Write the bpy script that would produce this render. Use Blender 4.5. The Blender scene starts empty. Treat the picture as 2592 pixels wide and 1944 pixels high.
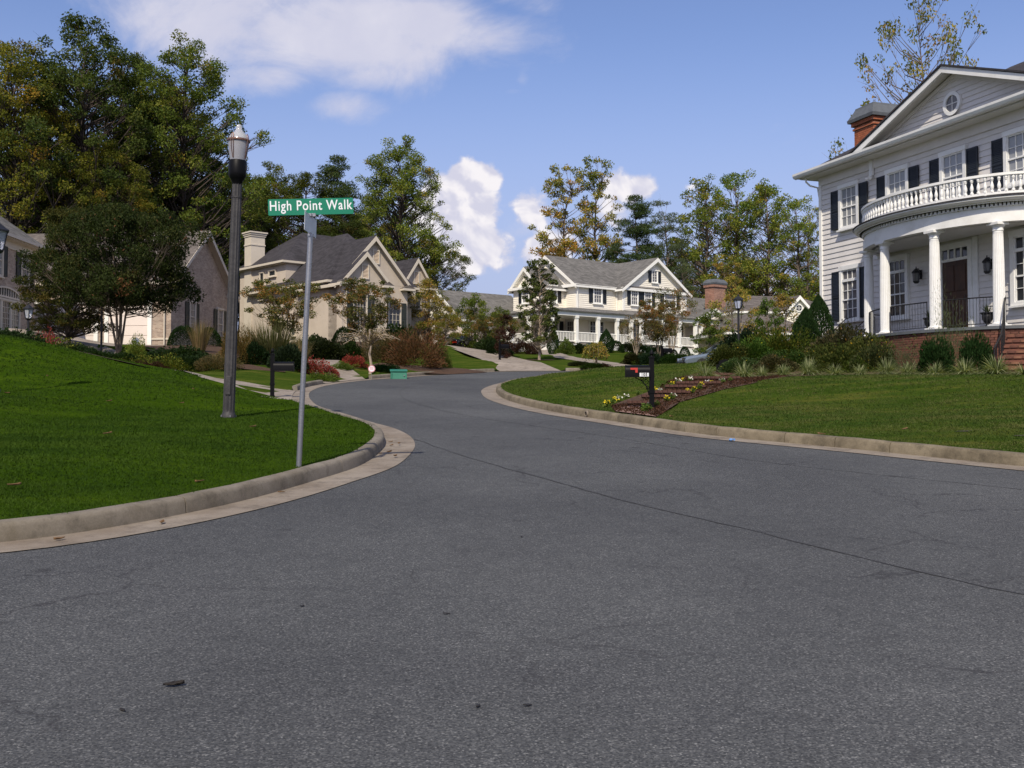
import bpy, bmesh, math, random
import numpy as np
from mathutils import Vector, Matrix
from mathutils.geometry import delaunay_2d_cdt
R = math.radians
C = bpy.context.scene.collection
sc = bpy.context.scene
# ---------------------------------------------------------------- camera, sky, sun, exposure
PITCH = R(2.2); FPX = 2600.0; HZ = 1020.0; EYE = 1.6
SH = (HZ-972)/FPX - math.tan(PITCH)
cd = bpy.data.cameras.new('camera'); cam = bpy.data.objects.new('camera', cd); C.objects.link(cam)
cd.sensor_width = 36; cd.lens = 36*FPX/2592; cd.shift_y = SH*FPX/2592; cd.clip_end = 3000; cd.clip_start = .1
cam.location = (0, 0, EYE); cam.rotation_euler = (R(90)+PITCH, 0, 0)
sc.camera = cam
sc.view_settings.view_transform = 'Standard'; sc.view_settings.look = 'None'
sc.view_settings.gamma = 1; sc.view_settings.use_curve_mapping = False
sc.view_settings.exposure = 0.0
sc.render.engine = 'CYCLES'; sc.cycles.use_denoising = True
sc.cycles.max_bounces = 6; sc.cycles.transparent_max_bounces = 8
SUN_EL = R(46); SUN_H = Vector((-.20, -.98, 0)).normalized()
sd = bpy.data.lights.new('sun', 'SUN'); sun = bpy.data.objects.new('sun', sd); C.objects.link(sun)
sd.energy = 4.7; sd.angle = R(.6); sd.color = (1, .90, .74)
to_sun = SUN_H*math.cos(SUN_EL)+Vector((0, 0, math.sin(SUN_EL)))
sun.rotation_euler = (-to_sun).to_track_quat('-Z', 'Y').to_euler(); sun.location = (0, -20, 40)

wd = bpy.data.worlds.new('World'); sc.world = wd; wd.use_nodes = True
nt = wd.node_tree; N = nt.nodes; L = nt.links; N.clear()
def wm(op, a, b=None, c=None):
    n = N.new('ShaderNodeMath'); n.operation = op
    for i, v in enumerate((a, b, c)):
        if v is None: continue
        if isinstance(v, (int, float)): n.inputs[i].default_value = v
        else: L.new(v, n.inputs[i])
    return n.outputs[0]
wo = N.new('ShaderNodeOutputWorld'); bg = N.new('ShaderNodeBackground'); L.new(bg.outputs[0], wo.inputs[0])
sky = N.new('ShaderNodeTexSky'); sky.sky_type = 'NISHITA'; sky.sun_disc = False
sky.sun_elevation = SUN_EL; sky.sun_rotation = math.atan2(SUN_H.x, SUN_H.y)
sky.air_density = 1.1; sky.dust_density = .7; sky.ozone_density = 2.0
SKY_STRENGTH = .1
bg.inputs[1].default_value = SKY_STRENGTH
hs = N.new('ShaderNodeMix'); hs.data_type = 'RGBA'; hs.blend_type = 'MULTIPLY'; hs.inputs[0].default_value = 1
L.new(sky.outputs[0], hs.inputs[6]); hs.inputs[7].default_value = (1.22, 1.18, 1.45, 1)
tc = N.new('ShaderNodeTexCoord'); sp = N.new('ShaderNodeSeparateXYZ'); L.new(tc.outputs['Generated'], sp.inputs[0])
yy = wm('MAXIMUM', wm('ABSOLUTE', sp.outputs[1]), .15)
U = wm('DIVIDE', sp.outputs[0], yy); V = wm('DIVIDE', sp.outputs[2], yy)
cx = N.new('ShaderNodeCombineXYZ'); L.new(U, cx.inputs[0]); L.new(V, cx.inputs[1]); L.new(sp.outputs[1], cx.inputs[2])
def wnoise(scale, detail, rough, stretch=1, dist=0.):
    mp = N.new('ShaderNodeMapping'); mp.inputs['Scale'].default_value = (1, stretch, .6); L.new(cx.outputs[0], mp.inputs[0])
    n = N.new('ShaderNodeTexNoise'); n.inputs['Scale'].default_value = scale; n.inputs['Detail'].default_value = detail
    n.inputs['Roughness'].default_value = rough; n.inputs['Distortion'].default_value = dist; L.new(mp.outputs[0], n.inputs[0]); return n.outputs[0]
def blobs(lst):
    tot = None
    for (px, py, a, b, amp) in lst:
        u0 = (px-1296)/FPX; v0 = (HZ-py)/FPX
        du = wm('DIVIDE', wm('SUBTRACT', U, u0), a/FPX); dv = wm('DIVIDE', wm('SUBTRACT', V, v0), b/FPX)
        r2 = wm('ADD', wm('MULTIPLY', du, du), wm('MULTIPLY', dv, dv))
        g = wm('MULTIPLY', wm('EXPONENT', wm('MULTIPLY', r2, -1.)), amp)
        tot = g if tot is None else wm('MAXIMUM', tot, g)
    return tot
def sstep(x, a, b):
    n = N.new('ShaderNodeMapRange'); n.interpolation_type = 'SMOOTHSTEP'; L.new(x, n.inputs[0])
    n.inputs[1].default_value = a; n.inputs[2].default_value = b; return n.outputs[0]
n1 = wnoise(6, 9, .62, 1.5, .5); n2 = wnoise(22, 6, .6, 1.1, .2); n3 = wnoise(3.0, 5, .55, 2.0)
wisp = wm('ADD', blobs([(560, 10, 360, 170, 1.15), (830, 70, 400, 170, 1.35), (1080, 50, 330, 110, 1.15), (1330, -20, 170, 70, .9), (860, 265, 150, 70, .95), (400, 80, 120, 70, .75),
                        (1298, 224, 55, 22, .62), (1322, 200, 30, 30, .6), (1210, 190, 90, 30, .45), (900, 160, 260, 90, .95), (690, 185, 190, 90, 1.0), (980, 345, 90, 40, .6), (1900, 700, 260, 60, .5), (1330, 620, 200, 120, .55), (1150, 380, 130, 60, .5)]), wm('MULTIPLY', wm('SUBTRACT', n1, .5), 2.1))
wispm = sstep(wisp, .36, 1.12)
cum = wm('ADD', blobs([(1195, 448, 78, 50, 1.5), (1150, 530, 120, 100, 1.5), (1185, 620, 110, 85, 1.4), (1130, 480, 70, 60, 1.2), (1235, 560, 45, 60, .9), (1345, 540, 80, 80, .85), (1395, 620, 85, 70, .9), (1590, 480, 75, 55, 1.15), (1555, 530, 80, 75, .95),
                       (1758, 468, 32, 16, .5), (1925, 740, 110, 45, .95), (2380, 640, 200, 70, .9), (-200, 500, 300, 120, .8), (3000, 300, 300, 120, .9)]), wm('MULTIPLY', wm('SUBTRACT', n2, .5), 1.5))
def billow(du=0., dv=0., sc_=17.):
    a = N.new('ShaderNodeVectorMath'); a.operation = 'ADD'; L.new(cx.outputs[0], a.inputs[0]); a.inputs[1].default_value = (du, dv, 0)
    nz = N.new('ShaderNodeTexNoise'); nz.inputs['Scale'].default_value = sc_; nz.inputs['Detail'].default_value = 4; nz.inputs['Roughness'].default_value = .5; nz.inputs['Distortion'].default_value = .3; L.new(a.outputs[0], nz.inputs[0])
    return wm('ABSOLUTE', wm('SUBTRACT', wm('MULTIPLY', nz.outputs[0], 2.), 1.))
puff = billow(); puff2 = billow(.006, .010)
cum = wm('ADD', cum, wm('MULTIPLY', puff, .7))
cumm = sstep(cum, .50, .80)
# loose clouds over the unseen sky, left, right and behind, thickened to whiten fill light
spare = wm('MULTIPLY', sstep(n3, .44, .66), wm('ADD', sstep(wm('ABSOLUTE', U), .62, .9), sstep(wm('MULTIPLY', sp.outputs[1], -1.), -.3, .0)))
upm = sstep(sp.outputs[2], .0, .06)
cl = wm('MINIMUM', wm('MAXIMUM', wm('MAXIMUM', wm('MULTIPLY', wispm, .88), wm('MULTIPLY', cumm, .97)), wm('MULTIPLY', spare, .85)), 1.)
cl = wm('MULTIPLY', cl, upm)
ccol = N.new('ShaderNodeMix'); ccol.data_type = 'RGBA'
shade = wm('ADD', wm('ADD', wm('ADD', wm('MULTIPLY', cumm, .55), wm('MULTIPLY', wispm, .25)), wm('MULTIPLY', wm('SUBTRACT', wnoise(13, 5, .55), .5), .9)), wm('MULTIPLY', wm('MULTIPLY', wm('SUBTRACT', puff, puff2), 2.6), cumm))
L.new(sstep(shade, .1, .9), ccol.inputs[0]); ccol.inputs[6].default_value = (6.7, 6.65, 7.9, 1); ccol.inputs[7].default_value = (9.6, 9.2, 9.4, 1)
hz = N.new('ShaderNodeMix'); hz.data_type = 'RGBA'; L.new(wm('MULTIPLY', wm('SUBTRACT', 1., sstep(sp.outputs[2], .04, .36)), .90), hz.inputs[0])
L.new(hs.outputs[2], hz.inputs[6]); hz.inputs[7].default_value = (4.3, 4.85, 7.2, 1)
mx = N.new('ShaderNodeMix'); mx.data_type = 'RGBA'; L.new(cl, mx.inputs[0]); L.new(hz.outputs[2], mx.inputs[6]); L.new(ccol.outputs[2], mx.inputs[7])
L.new(mx.outputs[2], bg.inputs[0])

# ---------------------------------------------------------------- pixel -> place
def ray(px, py):
    u = (px-1296)/FPX; v = (972-py)/FPX + SH
    return (u, math.cos(PITCH)-v*math.sin(PITCH), math.sin(PITCH)+v*math.cos(PITCH))
def W(px, py, Y):
    d = ray(px, py); t = Y/d[1]; return Vector((d[0]*t, Y, EYE+d[2]*t))
SL = (HZ-861)/FPX
def RP(px, py):
    d = ray(px, py); t = EYE/(SL*d[1]-d[2]); return (d[0]*t, d[1]*t)

# ---------------------------------------------------------------- object helpers
def tag(o, label=None, cat=None, group=None, kind=None):
    if label: o['label'] = label
    if cat: o['category'] = cat
    if group: o['group'] = group
    if kind: o['kind'] = kind
    return o
def empty(name, loc=(0, 0, 0), rz=0, **k):
    o = bpy.data.objects.new(name, None); C.objects.link(o); o.location = loc; o.rotation_euler = (0, 0, rz); o.empty_display_size = .2
    return tag(o, **k)
def link(name, me, parent=None, loc=None, rz=None, **k):
    o = bpy.data.objects.new(name, me); C.objects.link(o)
    if parent: o.parent = parent
    if loc is not None: o.location = loc
    if rz is not None: o.rotation_euler = (0, 0, rz)
    return tag(o, **k)
class MB:
    def __init__(s): s.v = []; s.f = []
    def add(s, vs, fs):
        n = len(s.v); s.v += [tuple(p) for p in vs]; s.f += [tuple(n+i for i in f) for f in fs]; return s
    def box(s, x0, x1, y0, y1, z0, z1):
        return s.add([(x0, y0, z0), (x1, y0, z0), (x1, y1, z0), (x0, y1, z0), (x0, y0, z1), (x1, y0, z1), (x1, y1, z1), (x0, y1, z1)],
                     [(3, 2, 1, 0), (4, 5, 6, 7), (0, 1, 5, 4), (1, 2, 6, 5), (2, 3, 7, 6), (3, 0, 4, 7)])
    def prism(s, poly, axis, a, b):
        n = len(poly)
        def P(p, q): return {'y': (p[0], q, p[1]), 'x': (q, p[0], p[1]), 'z': (p[0], p[1], q)}[axis]
        return s.add([P(p, a) for p in poly]+[P(p, b) for p in poly],
                     [tuple(range(n)), tuple(range(2*n-1, n-1, -1))]+[(i, i+n, (i+1) % n+n, (i+1) % n) for i in range(n)])
    def lathe(s, prof, seg=16, c=(0, 0, 0), a0=0, a1=2*math.pi, mod=None):
        full = abs(a1-a0-2*math.pi) < 1e-6; m = seg if full else seg+1; vs = []; fs = []
        for (r, z) in prof:
            for i in range(m):
                a = a0+(a1-a0)*i/seg; rr = r*(mod(i) if mod else 1); vs.append((c[0]+rr*math.cos(a), c[1]+rr*math.sin(a), c[2]+z))
        for j in range(len(prof)-1):
            for i in range(seg):
                k = (i+1) % m; fs.append((j*m+i, j*m+k, (j+1)*m+k, (j+1)*m+i))
        if full:
            fs.append(tuple(range(m-1, -1, -1))); fs.append(tuple((len(prof)-1)*m+i for i in range(m)))
        return s.add(vs, fs)
    def tube(s, pts, rad, seg=6):
        pts = [Vector(p) for p in pts]; n = len(pts); vs = []; fs = []
        if isinstance(rad, (int, float)): rad = [rad]*n
        for j, p in enumerate(pts):
            t = (pts[min(j+1, n-1)]-pts[max(j-1, 0)])
            t = t.normalized() if t.length > 1e-9 else Vector((0, 0, 1))
            a = Vector((1, 0, 0)) if abs(t.x) < .8 else Vector((0, 1, 0))
            u = t.cross(a).normalized(); w = t.cross(u)
            for i in range(seg):
                q = 2*math.pi*i/seg; vs.append(p+(u*math.cos(q)+w*math.sin(q))*rad[j])
        for j in range(n-1):
            for i in range(seg):
                k = (i+1) % seg; fs.append((j*seg+i, j*seg+k, (j+1)*seg+k, (j+1)*seg+i))
        fs.append(tuple(range(seg-1, -1, -1))); fs.append(tuple((n-1)*seg+i for i in range(seg)))
        return s.add(vs, fs)
    def mesh(s, name, mat, smooth=False, fix=True):
        me = bpy.data.meshes.new(name); me.from_pydata(s.v, [], s.f)
        if fix:
            bm = bmesh.new(); bm.from_mesh(me); bmesh.ops.recalc_face_normals(bm, faces=bm.faces); bm.to_mesh(me); bm.free()
        for m in (mat if isinstance(mat, (list, tuple)) else [mat]): me.materials.append(m)
        if smooth:
            me.polygons.foreach_set('use_smooth', [True]*len(me.polygons))
            me.set_sharp_from_angle(angle=R(40))
        me.update(); return me
    def build(s, name, mat, parent=None, smooth=False, bevel=0, **k):
        o = link(name, s.mesh(name, mat, smooth), parent, **k)
        if bevel:
            b = o.modifiers.new('edge', 'BEVEL'); b.width = bevel; b.segments = 2; b.limit_method = 'ANGLE'
        return o
def copy_tree(o, parent=None, mat_map=None):
    c = o.copy(); C.objects.link(c); c.parent = parent
    for ch in o.children: copy_tree(ch, c)
    return c

# ---------------------------------------------------------------- materials
def newmat(name):
    m = bpy.data.materials.new(name); m.use_nodes = True; return m, m.node_tree.nodes, m.node_tree.links, m.node_tree.nodes['Principled BSDF']
def pm(name, col, rough=.7, var=.12, scale=2., bump=0., bscale=30., metal=0., spec=.4, dirt=None, dscale=.6, damt=.5):
    m, n, l, b = newmat(name)
    b.inputs['Roughness'].default_value = rough; b.inputs['Metallic'].default_value = metal; b.inputs['Specular IOR Level'].default_value = spec
    t = n.new('ShaderNodeTexCoord'); x = n.new('ShaderNodeTexNoise'); x.inputs['Scale'].default_value = scale; x.inputs['Detail'].default_value = 8; x.inputs['Roughness'].default_value = .65
    l.new(t.outputs['Object'], x.inputs[0])
    r = n.new('ShaderNodeMapRange'); r.inputs[1].default_value = .3; r.inputs[2].default_value = .7; r.inputs[3].default_value = 1-var; r.inputs[4].default_value = 1+var; l.new(x.outputs[0], r.inputs[0])
    v = n.new('ShaderNodeVectorMath'); v.operation = 'SCALE'; v.inputs[0].default_value = col; l.new(r.outputs[0], v.inputs['Scale'])
    out = v.outputs[0]
    if dirt:
        y = n.new('ShaderNodeTexNoise'); y.inputs['Scale'].default_value = dscale; y.inputs['Detail'].default_value = 9; y.inputs['Roughness'].default_value = .7; l.new(t.outputs['Object'], y.inputs[0])
        q = n.new('ShaderNodeMapRange'); q.inputs[1].default_value = .48; q.inputs[2].default_value = .72; q.inputs[4].default_value = damt; l.new(y.outputs[0], q.inputs[0])
        k = n.new('ShaderNodeMix'); k.data_type = 'RGBA'; l.new(q.outputs[0], k.inputs[0]); l.new(out, k.inputs[6]); k.inputs[7].default_value = (*dirt, 1); out = k.outputs[2]
    l.new(out, b.inputs['Base Color'])
    if bump:
        z = n.new('ShaderNodeTexNoise'); z.inputs['Scale'].default_value = bscale; z.inputs['Detail'].default_value = 6; l.new(t.outputs['Object'], z.inputs[0])
        bp = n.new('ShaderNodeBump'); bp.inputs['Strength'].default_value = bump; bp.inputs['Distance'].default_value = .02; l.new(z.outputs[0], bp.inputs['Height']); l.new(bp.outputs[0], b.inputs['Normal'])
    return m
M = {}
M['white'] = pm('white_paint', (.78, .78, .76), .5, .04, 1.5, .05, 8, dirt=(.50, .48, .43), dscale=1.6, damt=.4)
M['siding'] = pm('grey_white_siding_paint', (.68, .65, .62), .55, .07, .8, .05, 12, dirt=(.47, .45, .41), damt=.4)
M['cream'] = pm('cream_siding_paint', (.86, .81, .70), .6, .05, .7)
M['whitetrim'] = pm('cream_white_trim', (.85, .84, .79), .5, .04)
M['tan'] = pm('tan_stucco', (.52, .45, .37), .9, .08, .5, .2, 40, dirt=(.32, .27, .21), damt=.35)
M['tantrim'] = pm('tan_trim', (.58, .52, .43), .7, .05)
M['beige'] = pm('beige_wall', (.62, .50, .37), .85, .05)
M['black'] = pm('black_paint', (.004, .004, .005), .45, .2, 3, spec=.12)
M['shutter'] = pm('black_green_shutter_paint', (.012, .016, .022), .45, .15, 4)
M['shutter_green'] = pm('dark_green_shutter_paint', (.03, .035, .03), .55, .15, 4)
M['iron'] = pm('dark_iron', (.015, .015, .017), .45, .2, 8)
M['slate'] = pm('weathered_copper_cap', (.10, .11, .12), .6, .2, 3)
M['bronze'] = pm('weathered_dark_lamp_post', (.036, .034, .036), .6, .3, 5, .3, 30, dirt=(.085, .08, .078), dscale=3)
M['copper'] = pm('brown_metal_ring', (.16, .09, .07), .45, .2, 6, metal=.4)
M['galv'] = pm('galvanised_steel', (.34, .34, .35), .38, .12, 4, .1, 40, metal=.85)
M['blade_glare'] = pm('pale_glare_sign_metal', (.60, .64, .68), .45, .1, 6, metal=.3)  # pale tone stands for glancing reflection off the cross blade
M['green_sign'] = pm('green_sign_sheeting', (.0, .17, .095), .42, .06, 5)
M['sign_white'] = pm('white_reflective_lettering', (.72, .74, .76), .5, .03)
M['red'] = pm('red_paint', (.42, .04, .03), .4, .1)
M['pink'] = pm('pink_print', (.6, .2, .25), .5, .1)
M['blue'] = pm('blue_print', (.15, .3, .6), .5, .1)
M['green_box'] = pm('green_utility_paint', (.015, .15, .095), .5, .15, 3, dirt=(.05, .1, .07))
M['bark'] = pm('grey_brown_bark', (.13, .10, .075), .9, .4, 4, .6, 12)
M['bark_pale'] = pm('pale_smooth_bark', (.30, .24, .18), .8, .3, 5, .3, 10)
M['bark_dark'] = pm('dark_twig_bark', (.055, .042, .035), .9, .3, 5)
M['mulch'] = pm('pine_bark_mulch', (.060, .032, .017), .95, .6, 14, 1., 40)
M['shadow_soil'] = pm('shadow_dark_earth', (.045, .04, .022), .95, .4, 4, .8, 20)  # earth colour darkened for the shadow inside the lawn hollows
M['dryleaf'] = pm('dry_leaf', (.16, .09, .04), .8, .4, 20)
M['darkleaf'] = pm('dark_wet_leaf', (.02, .016, .012), .6, .3, 20)
M['carblack'] = pm('black_car_paint', (.006, .006, .008), .12, .05, spec=.7)
M['carblue'] = pm('silver_blue_car_paint', (.22, .27, .33), .2, .05, metal=.5)
M['rubber'] = pm('tyre_rubber', (.02, .02, .02), .8, .2)
M['chrome'] = pm('chrome', (.6, .6, .6), .15, .05, metal=1)
M['taillight'] = pm('red_tail_light', (.45, .03, .01), .2, .05)
M['door_wood'] = pm('dark_stained_door_wood', (.055, .022, .010), .35, .4, 3)
M['brickred'] = pm('red_brick_clay', (.145, .060, .040), .85, .35, 5, .4, 60, dirt=(.14, .05, .03), dscale=5)
M['brickred2'] = pm('dark_red_brick_clay', (.105, .043, .030), .85, .3, 5, .4, 60)
M['brickpale'] = pm('orange_brick_clay', (.19, .09, .055), .85, .3, 5, .4, 60)
M['brickstep'] = pm('dark_garden_brick', (.070, .032, .024), .9, .35, 6)
M['bricksunlit'] = pm('sunlit_orange_red_brick', (.33, .105, .05), .85, .35, 5, .4, 60)  # sunlit look put into the chimney brick's colour, brighter than the porch brick
M['mortar'] = pm('mortar', (.26, .20, .16), .95, .2, 6)
M['plaster_white'] = pm('porch_wall_panel_white', (.62, .61, .60), .6, .03)
M['garage'] = pm('cream_garage_door', (.72, .64, .58), .6, .03)
M['asphalt_dark'] = pm('dark_tar_joint', (.036, .036, .037), .8, .3, 20)
M['path_brick'] = pm('pink_brick_paving', (.21, .13, .10), .9, .3, 6, .4, 40)
def glassmat(name, col, rough=.06, var=.5, scale=.8):
    m = pm(name, col, rough, var, scale, spec=.6); return m
M['pane'] = glassmat('dark_window_glass', (.025, .028, .032))
M['pane_blind'] = glassmat('window_glass_with_pale_blind', (.27, .28, .29), .12, .12)
M['pane_mid'] = glassmat('window_glass_with_curtain', (.10, .10, .11), .1, .5, 1.2)
def fglass():
    m, n, l, b = newmat('frosted_globe_glass'); b.inputs['Base Color'].default_value = (.42, .42, .45, 1); b.inputs['Roughness'].default_value = .25
    b.inputs['Transmission Weight'].default_value = .35
    return m
M['globe'] = fglass()
def cglass():
    m, n, l, b = newmat('clear_lamp_glass'); b.inputs['Base Color'].default_value = (.8, .82, .88, 1); b.inputs['Roughness'].default_value = .12
    b.inputs['Transmission Weight'].default_value = .6; return m
M['clear'] = cglass()

def tex(n, kind, scale, t, detail=6, rough=.6, out='Object'):
    x = n.new('ShaderNodeTex'+kind); x.inputs['Scale'].default_value = scale
    if kind == 'Noise': x.inputs['Detail'].default_value = detail; x.inputs['Roughness'].default_value = rough
    t[1].new(t[0].outputs[out], x.inputs[0]); return x
def ramp(n, l, src, stops):
    r = n.new('ShaderNodeValToRGB'); e = r.color_ramp.elements
    while len(e) < len(stops): e.new(.5)
    for i, (p, c) in enumerate(stops): e[i].position = p; e[i].color = (*c, 1) if len(c) == 3 else c
    l.new(src, r.inputs[0]); return r.outputs[0]
def mixc(n, l, fac, a, b, bt='MIX'):
    k = n.new('ShaderNodeMix'); k.data_type = 'RGBA'; k.blend_type = bt
    for i, v in ((0, fac), (6, a), (7, b)):
        if isinstance(v, (int, float)): k.inputs[i].default_value = v
        elif isinstance(v, tuple): k.inputs[i].default_value = (*v, 1) if len(v) == 3 else v
        else: l.new(v, k.inputs[i])
    return k.outputs[2]
def asphalt():
    m, n, l, b = newmat('worn_asphalt'); t = (n.new('ShaderNodeTexCoord'), l)
    vo = tex(n, 'Voronoi', 118, t); vo2 = tex(n, 'Voronoi', 60, t)
    base = ramp(n, l, vo.outputs['Color'], [(.0, (.032, .0345, .037)), (.4, (.058, .0615, .065)), (.75, (.086, .090, .092)), (1., (.19, .193, .192))])
    g = tex(n, 'Noise', 60, t, 4, .8)
    base = mixc(n, l, .75, base, ramp(n, l, g.outputs[0], [(.3, (.55, .55, .56)), (.7, (1.42, 1.41, 1.4))]), 'MULTIPLY')
    big = tex(n, 'Noise', .22, t, 8, .62)
    base = mixc(n, l, .85, base, ramp(n, l, big.outputs[0], [(.3, (.68, .68, .70)), (.7, (1.26, 1.25, 1.23))]), 'MULTIPLY')
    md = tex(n, 'Noise', 5, t, 6, .7)
    base = mixc(n, l, .5, base, ramp(n, l, md.outputs[0], [(.3, (.78, .78, .8)), (.7, (1.2, 1.2, 1.2))]), 'MULTIPLY')
    # dark oil spots and hairline cracks
    sp = tex(n, 'Voronoi', .9, t)
    spot = ramp(n, l, sp.outputs['Distance'], [(.03, (1, 1, 1)), (.09, (0, 0, 0))])
    base = mixc(n, l, spot, base, mixc(n, l, .55, base, (.02, .02, .022)))
    cr = n.new('ShaderNodeTexVoronoi'); cr.feature = 'DISTANCE_TO_EDGE'; cr.inputs['Scale'].default_value = .55
    wn = tex(n, 'Noise', 2.2, t, 5, .6); ad = mixc(n, l, .35, t[0].outputs['Object'], wn.outputs['Color'], 'LINEAR_LIGHT'); l.new(ad, cr.inputs[0])
    ck = ramp(n, l, cr.outputs['Distance'], [(.0, (1, 1, 1)), (.011, (0, 0, 0))])
    gate = ramp(n, l, tex(n, 'Noise', .5, t, 3).outputs[0], [(.47, (0, 0, 0)), (.58, (.8, .8, .8))])
    base = mixc(n, l, mixc(n, l, 1., ck, gate, 'MULTIPLY'), base, (.03, .03, .033))
    l.new(base, b.inputs['Base Color']); b.inputs['Roughness'].default_value = .88; b.inputs['Specular IOR Level'].default_value = .22
    bp = n.new('ShaderNodeBump'); bp.inputs['Strength'].default_value = .7; bp.inputs['Distance'].default_value = .008
    l.new(vo2.outputs['Distance'], bp.inputs['Height']); l.new(bp.outputs[0], b.inputs['Normal'])
    return m
M['asphalt'] = asphalt()
def concrete(name, col, stain, ssc=1.2):
    m, n, l, b = newmat(name); t = (n.new('ShaderNodeTexCoord'), l)
    a = tex(n, 'Noise', ssc, t, 9, .7)
    c = ramp(n, l, a.outputs[0], [(.35, stain), (.6, col), (.85, tuple(x*1.15 for x in col))])
    f = tex(n, 'Noise', 60, t, 5, .8)
    c = mixc(n, l, .6, c, ramp(n, l, f.outputs[0], [(.3, (.7, .7, .7)), (.7, (1.25, 1.25, 1.25))]), 'MULTIPLY')
    s = tex(n, 'Noise', 3.1, t, 6, .75)
    c = mixc(n, l, ramp(n, l, s.outputs[0], [(.50, (0, 0, 0)), (.70, (.75, .75, .75))]), c, tuple(x*.45 for x in stain))
    l.new(c, b.inputs['Base Color']); b.inputs['Roughness'].default_value = .9
    bp = n.new('ShaderNodeBump'); bp.inputs['Strength'].default_value = .5; bp.inputs['Distance'].default_value = .01; l.new(f.outputs[0], bp.inputs['Height']); l.new(bp.outputs[0], b.inputs['Normal'])
    return m
M['kerb'] = concrete('kerb_concrete', (.20, .175, .14), (.125, .105, .075))
M['kerb_old'] = concrete('stained_kerb_concrete', (.20, .165, .11), (.10, .08, .05), 2.)
M['gutter'] = concrete('gutter_concrete', (.24, .205, .165), (.17, .135, .10))
M['drive'] = concrete('driveway_concrete', (.28, .24, .20), (.20, .165, .13))
def lawnmat(name, c1, c2, c3, dry=.55):
    m, n, l, b = newmat(name); t = (n.new('ShaderNodeTexCoord'), l)
    mp = n.new('ShaderNodeMapping'); mp.inputs['Scale'].default_value = (.55, 1.6, 1); mp.inputs['Rotation'].default_value = (0, 0, .5); l.new(t[0].outputs['Object'], mp.inputs[0])
    a = n.new('ShaderNodeTexNoise'); a.inputs['Scale'].default_value = .9; a.inputs['Detail'].default_value = 8; a.inputs['Roughness'].default_value = .7; l.new(mp.outputs[0], a.inputs[0])
    c = ramp(n, l, a.outputs[0], [(.35, c1), (.52, c2), (.68, c3)])
    f = tex(n, 'Noise', 40, t, 6, .8)
    c = mixc(n, l, .9, c, ramp(n, l, f.outputs[0], [(.3, (.45, .5, .4)), (.7, (1.5, 1.45, 1.3))]), 'MULTIPLY')
    g = tex(n, 'Noise', 7, t, 5, .7)
    c = mixc(n, l, .5, c, ramp(n, l, g.outputs[0], [(.3, (.7, .75, .7)), (.7, (1.3, 1.25, 1.1))]), 'MULTIPLY')
    l.new(c, b.inputs['Base Color']); b.inputs['Roughness'].default_value = 1.; b.inputs['Specular IOR Level'].default_value = .0
    bp = n.new('ShaderNodeBump'); bp.inputs['Strength'].default_value = .8; bp.inputs['Distance'].default_value = .03; l.new(f.outputs[0], bp.inputs['Height']); l.new(bp.outputs[0], b.inputs['Normal'])
    return m
M['lawnA'] = lawnmat('deep_green_lawn', (.022, .048, .004), (.032, .064, .005), (.050, .088, .007))
M['lawnB'] = lawnmat('mottled_lawn', (.026, .050, .008), (.044, .070, .012), (.092, .095, .024))
M['ground'] = lawnmat('rough_ground', (.05, .06, .02), (.07, .08, .03), (.10, .09, .05))
def brickmat(name, c1, c2, mo, sc_=1., axis='xz'):
    m, n, l, b = newmat(name); t = n.new('ShaderNodeTexCoord')
    s = n.new('ShaderNodeSeparateXYZ'); l.new(t.outputs['Object'], s.inputs[0]); c = n.new('ShaderNodeCombineXYZ')
    ad = n.new('ShaderNodeMath'); l.new(s.outputs[0], ad.inputs[0]); l.new(s.outputs[1], ad.inputs[1]); l.new(ad.outputs[0], c.inputs[0]); l.new(s.outputs[2], c.inputs[1])
    k = n.new('ShaderNodeTexBrick'); l.new(c.outputs[0], k.inputs[0]); k.inputs['Color1'].default_value = (*c1, 1); k.inputs['Color2'].default_value = (*c2, 1); k.inputs['Mortar'].default_value = (*mo, 1)
    k.inputs['Scale'].default_value = 1; k.inputs['Brick Width'].default_value = .22*sc_; k.inputs['Row Height'].default_value = .078*sc_; k.inputs['Mortar Size'].default_value = .008
    x = tex(n, 'Noise', 1.3, (t, l), 8, .7)
    o = mixc(n, l, .8, k.outputs[0], ramp(n, l, x.outputs[0], [(.3, (.7, .7, .7)), (.7, (1.3, 1.25, 1.2))]), 'MULTIPLY')
    l.new(o, b.inputs['Base Color']); b.inputs['Roughness'].default_value = .9
    bp = n.new('ShaderNodeBump'); bp.inputs['Strength'].default_value = .6; bp.inputs['Distance'].default_value = .01; bp.invert = True; l.new(k.outputs['Fac'], bp.inputs['Height']); l.new(bp.outputs[0], b.inputs['Normal'])
    return m
M['brick_tan'] = brickmat('tumbled_tan_brick', (.42, .34, .27), (.27, .20, .16), (.42, .37, .31))
M['brick_far'] = brickmat('rose_brick', (.34, .17, .12), (.20, .09, .06), (.36, .28, .23))
M['brick_red'] = brickmat('red_brick_wall', (.27, .085, .045), (.18, .06, .035), (.28, .2, .16))
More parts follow.
